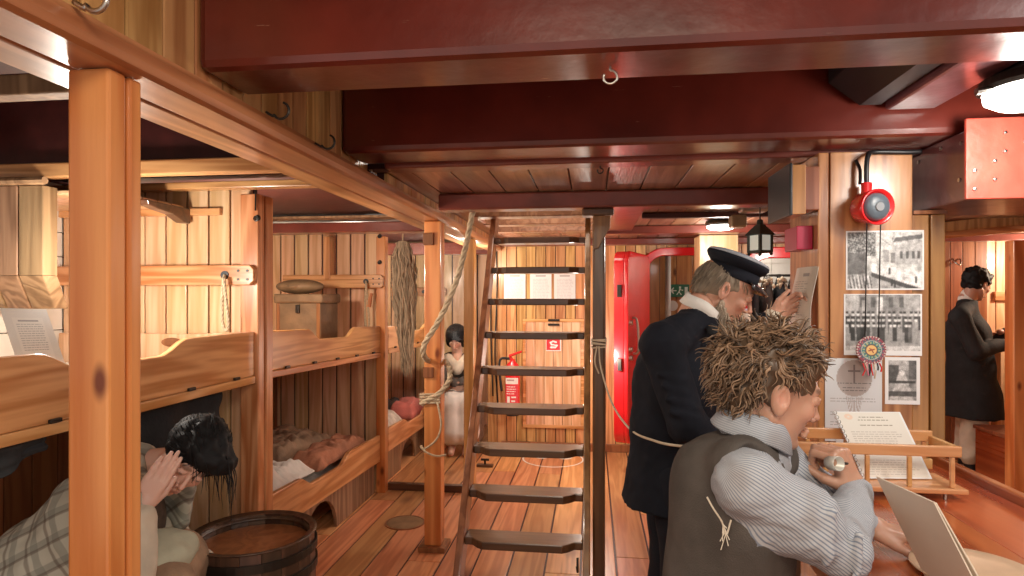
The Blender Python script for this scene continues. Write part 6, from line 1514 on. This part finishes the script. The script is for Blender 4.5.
# ---- shawled woman on the near lower berth
def woman():
    c = P(190, 457, 1.98); f = (CR * .30 - CF * .72 - UP * .50).normalized(); R = frame(f, CR * .72 + UP * .68)
    neck = P(140, 466, 1.98); chest = P(120, 520, 2.0); pel = P(52, 640, 2.02); pel.z = .52
    shn = P(118, 500, 1.82); shf = P(150, 495, 2.15); eln = P(128, 560, 1.72); eln.z = .66; wrn = P(146, 497, 1.80); elf = P(185, 560, 2.15); wrf = P(200, 560, 2.2)
    kn = [P(160, 590, 1.87), P(175, 585, 2.1)]
    for k_ in kn: k_.z = .55
    hp = [pel + Vector((0, -.08, 0)), pel + Vector((0, .08, 0))]; an = [Vector((k_.x + .02, k_.y, .08)) for k_ in kn]; toe = [a + Vector((.14, 0, -.035)) for a in an]
    t = thing('person', 'black haired woman in a plaid shawl bowed with her face in her hand', 'person', (pel.x, pel.y, 0))
    A = SDF(*box_of([c], .17), .004); T = head(A, c, R, .95, ears=False); A.cap(T(-.03, 0, -.055), neck, .045, .05, .02)
    hw = P(140, 506, 1.80); tip = P(168, 462, 1.83); d = (tip - hw).normalized(); H1 = SDF(*box_of([hw, tip], .12), .0032); hand(H1, hw, d, (-CF * .9 + CR * .1 - UP * .2), 1, (.10, .15, .15), .92, -.02, (.35, .3)); H1.cap(eln, hw + d * .01, .036, .024, .012)
    B = SDF(*box_of([neck, pel, *kn, *an, *toe, eln, elf, wrf, shn, shf, hw], .14), .010); B.cap(neck, chest, .05, .10, .03).cap(chest, pel, .10, .12, .04)
    B.cap(chest, shn, .07, .05).cap(shn, eln, .045, .036).cap(eln, hw, .036, .024).cap(chest, shf, .07, .05).cap(shf, elf, .045, .036).cap(elf, wrf, .034, .024)
    for i in (0, 1): B.cap(hp[i], kn[i], .075, .055).cap(kn[i], an[i], .05, .035).cap(an[i], toe[i], .034, .028)
    V, Q = merge([A.mesh(), H1.mesh(), B.mesh()]); mesh_obj('body', V, Q, M['skin'], t, skincol((.72, .45, .36), T, R, c))
    # pale sleeve and dark bodice
    Sv = SDF(*box_of([shn, eln, hw, shf, elf, wrf], .14), .007); Sv.cap(shn, eln, .062, .058, .02).cap(eln, eln.lerp(hw, .82), .066, .050, .02); V, Q = Sv.mesh(); V = wrinkle(V.astype(np.float64), .008, 20, 1); mesh_obj('linen_sleeve', V, Q, M['linen'], t)
    Sv = SDF(*box_of([shf, elf, wrf], .14), .008); Sv.cap(shf, elf, .062, .055).cap(elf, wrf, .055, .042); V, Q = Sv.mesh(); V = wrinkle(V.astype(np.float64), .008, 20, 1); mesh_obj('linen_sleeve', V, Q, M['linen'], t)
    Bd = SDF(*box_of([neck, chest, pel], .2), .009); Bd.cap(neck + (chest - neck) * .2, chest, .062, .125, .03).cap(chest, pel, .13, .14, .03); V, Q = Bd.mesh(); mesh_obj('dark_bodice', V, Q, plain('brown_print', (.07, .045, .03), rough=.9, noise_amt=.4, nscale=40), t)
    # plaid shawl: thick shell over the back and near shoulder, and a corner hanging in front
    W_ = SDF(*box_of([neck, chest, pel, shn], .3), .008)
    bk = P(60, 545, 2.0); W_.cap(neck - CR * .03 - UP * .01, chest - CR * .04, .085, .165, .04).cap(chest - CR * .04, pel - CR * .02, .165, .20, .04).cap(chest, P(22, 590, 1.95), .15, .16, .04).cap(neck - UP * .02, shn, .07, .085, .03).cap(neck - UP * .02, shf, .07, .08, .03).cap(shn, shn.lerp(eln, .45), .085, .08, .02)
    W_.cap(P(182, 482, 2.12), P(178, 522, 2.12), .045, .035, .02).cap(P(160, 478, 2.1), P(182, 482, 2.12), .05, .045, .02)
    W_.cap(neck + CR * .12 - UP * .05, pel + CR * .24 + UP * .03, .09, .13, .02, True)
    W_.ell(c, (.13, .12, .13), None, .02, True)
    V, Q = W_.mesh(); V = wrinkle(V.astype(np.float64), .022, 7, 8, (1.4, 1.4, .8)); V = wrinkle(V, .006, 25, 3); mesh_obj('plaid_shawl', V, Q, M['plaid'], t)
    Sk = SDF(*box_of([*hp, *kn, *an], .2), .010)
    for i in (0, 1): Sk.cap(hp[i], kn[i], .12, .09, .05).cap(kn[i], an[i] + UP * .02, .09, .09, .05)
    Sk.cap(kn[0], kn[1], .085, .085, .05).cap(an[0] + UP * .02, an[1] + UP * .02, .085, .085, .05); Sk.cut((0, 0, .012), (0, 0, -1)); V, Q = Sk.mesh(); V = wrinkle(V.astype(np.float64), .016, 9, 3, (1, 1, .4)); mesh_obj('long_skirt', V, Q, M['brownblanket'], t)
    Ap = SDF(*box_of([*kn, chest], .22), .007); k0 = P(162, 560, 1.93); Ap.ell(P(160, 551, 1.95), (.085, .14, .055), frame((CR - UP * .3).normalized()), .02).ell(P(174, 558, 1.95), (.045, .12, .05), None, .03); V, Q = Ap.mesh(); V = wrinkle(V.astype(np.float64), .012, 14, 3); mesh_obj('pale_apron', V, Q, plain('pale_green_linen', (.50, .50, .38), rough=.9, bump=.4, bscale=30), t)
    hb = SDF(*box_of([c], .2), .005); hb.ell(T(-.02, 0, .04), (.108, .092, .098), R, .02).ell(T(-.085, 0, .0), (.05, .06, .07), R, .03).ell(T(.05, .02, .085), (.06, .085, .04), R, .02); hb.ell(T(.12, 0, -.04), (.08, .09, .09), R, .01, True).ell(T(.05, -.10, -.03), (.06, .05, .06), R, .01, True)
    V, Q = hb.mesh(); V = wrinkle(V.astype(np.float64), .008, 35, 2); hair = mesh_obj('hair', V, Q, M['hairblack'], t)
    rr = random.Random(21); roots = []
    for i in range(1100):
        a = rr.uniform(0, 2 * math.pi); z = rr.uniform(-.1, 1); q = math.sqrt(1 - z * z); lx, ly, lz = q * math.cos(a), q * math.sin(a), z
        p = T(-.02 + .106 * lx, .09 * ly, .04 + .096 * lz); nr = (R @ Vector((lx, ly, lz))).normalized(); F_ = R @ Vector((-.75, 0, -.25)) + Vector((rr.uniform(-.2, .2), rr.uniform(-.2, .2), 0)); F_ = F_ - nr * F_.dot(nr); roots.append(lock(p, nr, F_.normalized(), rr.uniform(.03, .055), .0026, rr, .15, 6, .0, .06))
    for i in range(46):
        p = T(rr.uniform(.0, .075), rr.uniform(-.075, .08), rr.uniform(.085, .125)); roots.append(lock(p, (CR * .5 + UP * .1), Vector((rr.uniform(-.1, .35), rr.uniform(-.2, .2), -.6)), rr.uniform(.06, .17) * (1.3 if i % 9 == 0 else 1), .0019, rr, .22, 10, 1.2, .4))
    strands('hair_locks', roots, M['hairblack'], hair)
woman()

# ---- the far seated woman behind the glass screen
def far_woman():
    zc = 6.05; b = lambda px, py, d=0: P(px, py, zc + d); c = b(456, 339); fh = (CR * -.1 - CF * .95).normalized(); f = (fh * math.cos(.5) - UP * math.sin(.5)); R = frame(f)
    neck = b(457, 352, .03); chest = b(458, 368, .05); pel = b(460, 400, .1); sh = [b(449, 358, .05), b(467, 358, .05)]; el = [b(445, 378, -.08), b(470, 378, -.08)]; wr = [b(454, 383, -.24), b(461, 382, -.24)]
    kn = [b(452, 404, -.35), b(466, 404, -.35)]; an = [Vector((k_.x, k_.y, .08)) for k_ in kn]; hp = [pel + CR * .07 * s for s in (-1, 1)]
    t = thing('person', 'far seated woman in a white apron with folded arms behind the glass screen', 'person', (pel.x, pel.y, 0))
    A = SDF(*box_of([c], .17), .007); T = head(A, c, R, .95, ears=False, k=.012); A.cap(T(-.03, 0, -.055), neck, .045, .05, .02)
    B = SDF(*box_of([neck, pel, *kn, *an, *el], .18), .011); B.cap(neck, chest, .05, .09, .03).cap(chest, pel, .09, .11, .04)
    for i in (0, 1): B.cap(sh[i], el[i], .045, .036).cap(el[i], wr[i], .036, .026).cap(wr[i], wr[i] + (wr[1 - i] - wr[i]).normalized() * .06, .03, .02).cap(hp[i], kn[i], .07, .06).cap(kn[i], an[i], .05, .035).cap(an[i], an[i] - CF * .1 - UP * .04, .035, .03)
    V, Q = merge([A.mesh(), B.mesh()]); mesh_obj('body', V, Q, M['skin'], t, skincol((.6, .36, .27), T, R, c))
    Sv = SDF(*box_of([*sh, *el, *wr, chest], .18), .010); Sv.ell(chest, (.13, .10, .14), None, .03)
    for i in (0, 1): Sv.cap(sh[i], el[i], .06, .055, .02).cap(el[i], wr[i], .052, .04, .02)
    V, Q = Sv.mesh(); V = wrinkle(V.astype(np.float64), .012, 14, 1); mesh_obj('dark_dress', V, Q, M['vest'], t)
    W_ = SDF(*box_of([*sh, chest], .2), .010); W_.cap(sh[0] - CF * .05, chest - CF * .12, .05, .05, .02).cap(sh[1] - CF * .05, chest - CF * .12, .05, .05, .02); V, Q = W_.mesh(); mesh_obj('pale_kerchief', V, Q, M['linen'], t)
    Sk = SDF(*box_of([*hp, *kn, *an], .22), .011)
    for i in (0, 1): Sk.cap(hp[i], kn[i], .11, .10, .05).cap(kn[i], an[i] + UP * .14, .10, .13, .05)
    V, Q = Sk.mesh(); V = wrinkle(V.astype(np.float64), .016, 10, 3, (1.5, 1.5, .3)); mesh_obj('white_apron', V, Q, M['whitecloth'], t)
    hb = SDF(*box_of([c], .2), .008); hb.ell(T(-.02, 0, .05), (.12, .10, .095), R, .02).ell(T(-.02, .07, -.02), (.06, .04, .08), R, .02).ell(T(-.02, -.07, -.02), (.06, .04, .08), R, .02); hb.ell(T(.12, 0, -.03), (.08, .06, .075), R, .01, True); V, Q = hb.mesh(); mesh_obj('hair', V, Q, M['hairblack'], t)
    k_ = thing('wooden_stool', 'plain box stool under the far seated woman', 'stool', (pel.x, pel.y, 0)); MB().box(pel.x - .2, pel.x + .2, pel.y - .05, pel.y + .25, .02, pel.z - .13).build('seat_box', M['pine_x'], k_, bevel=.005)
far_woman()
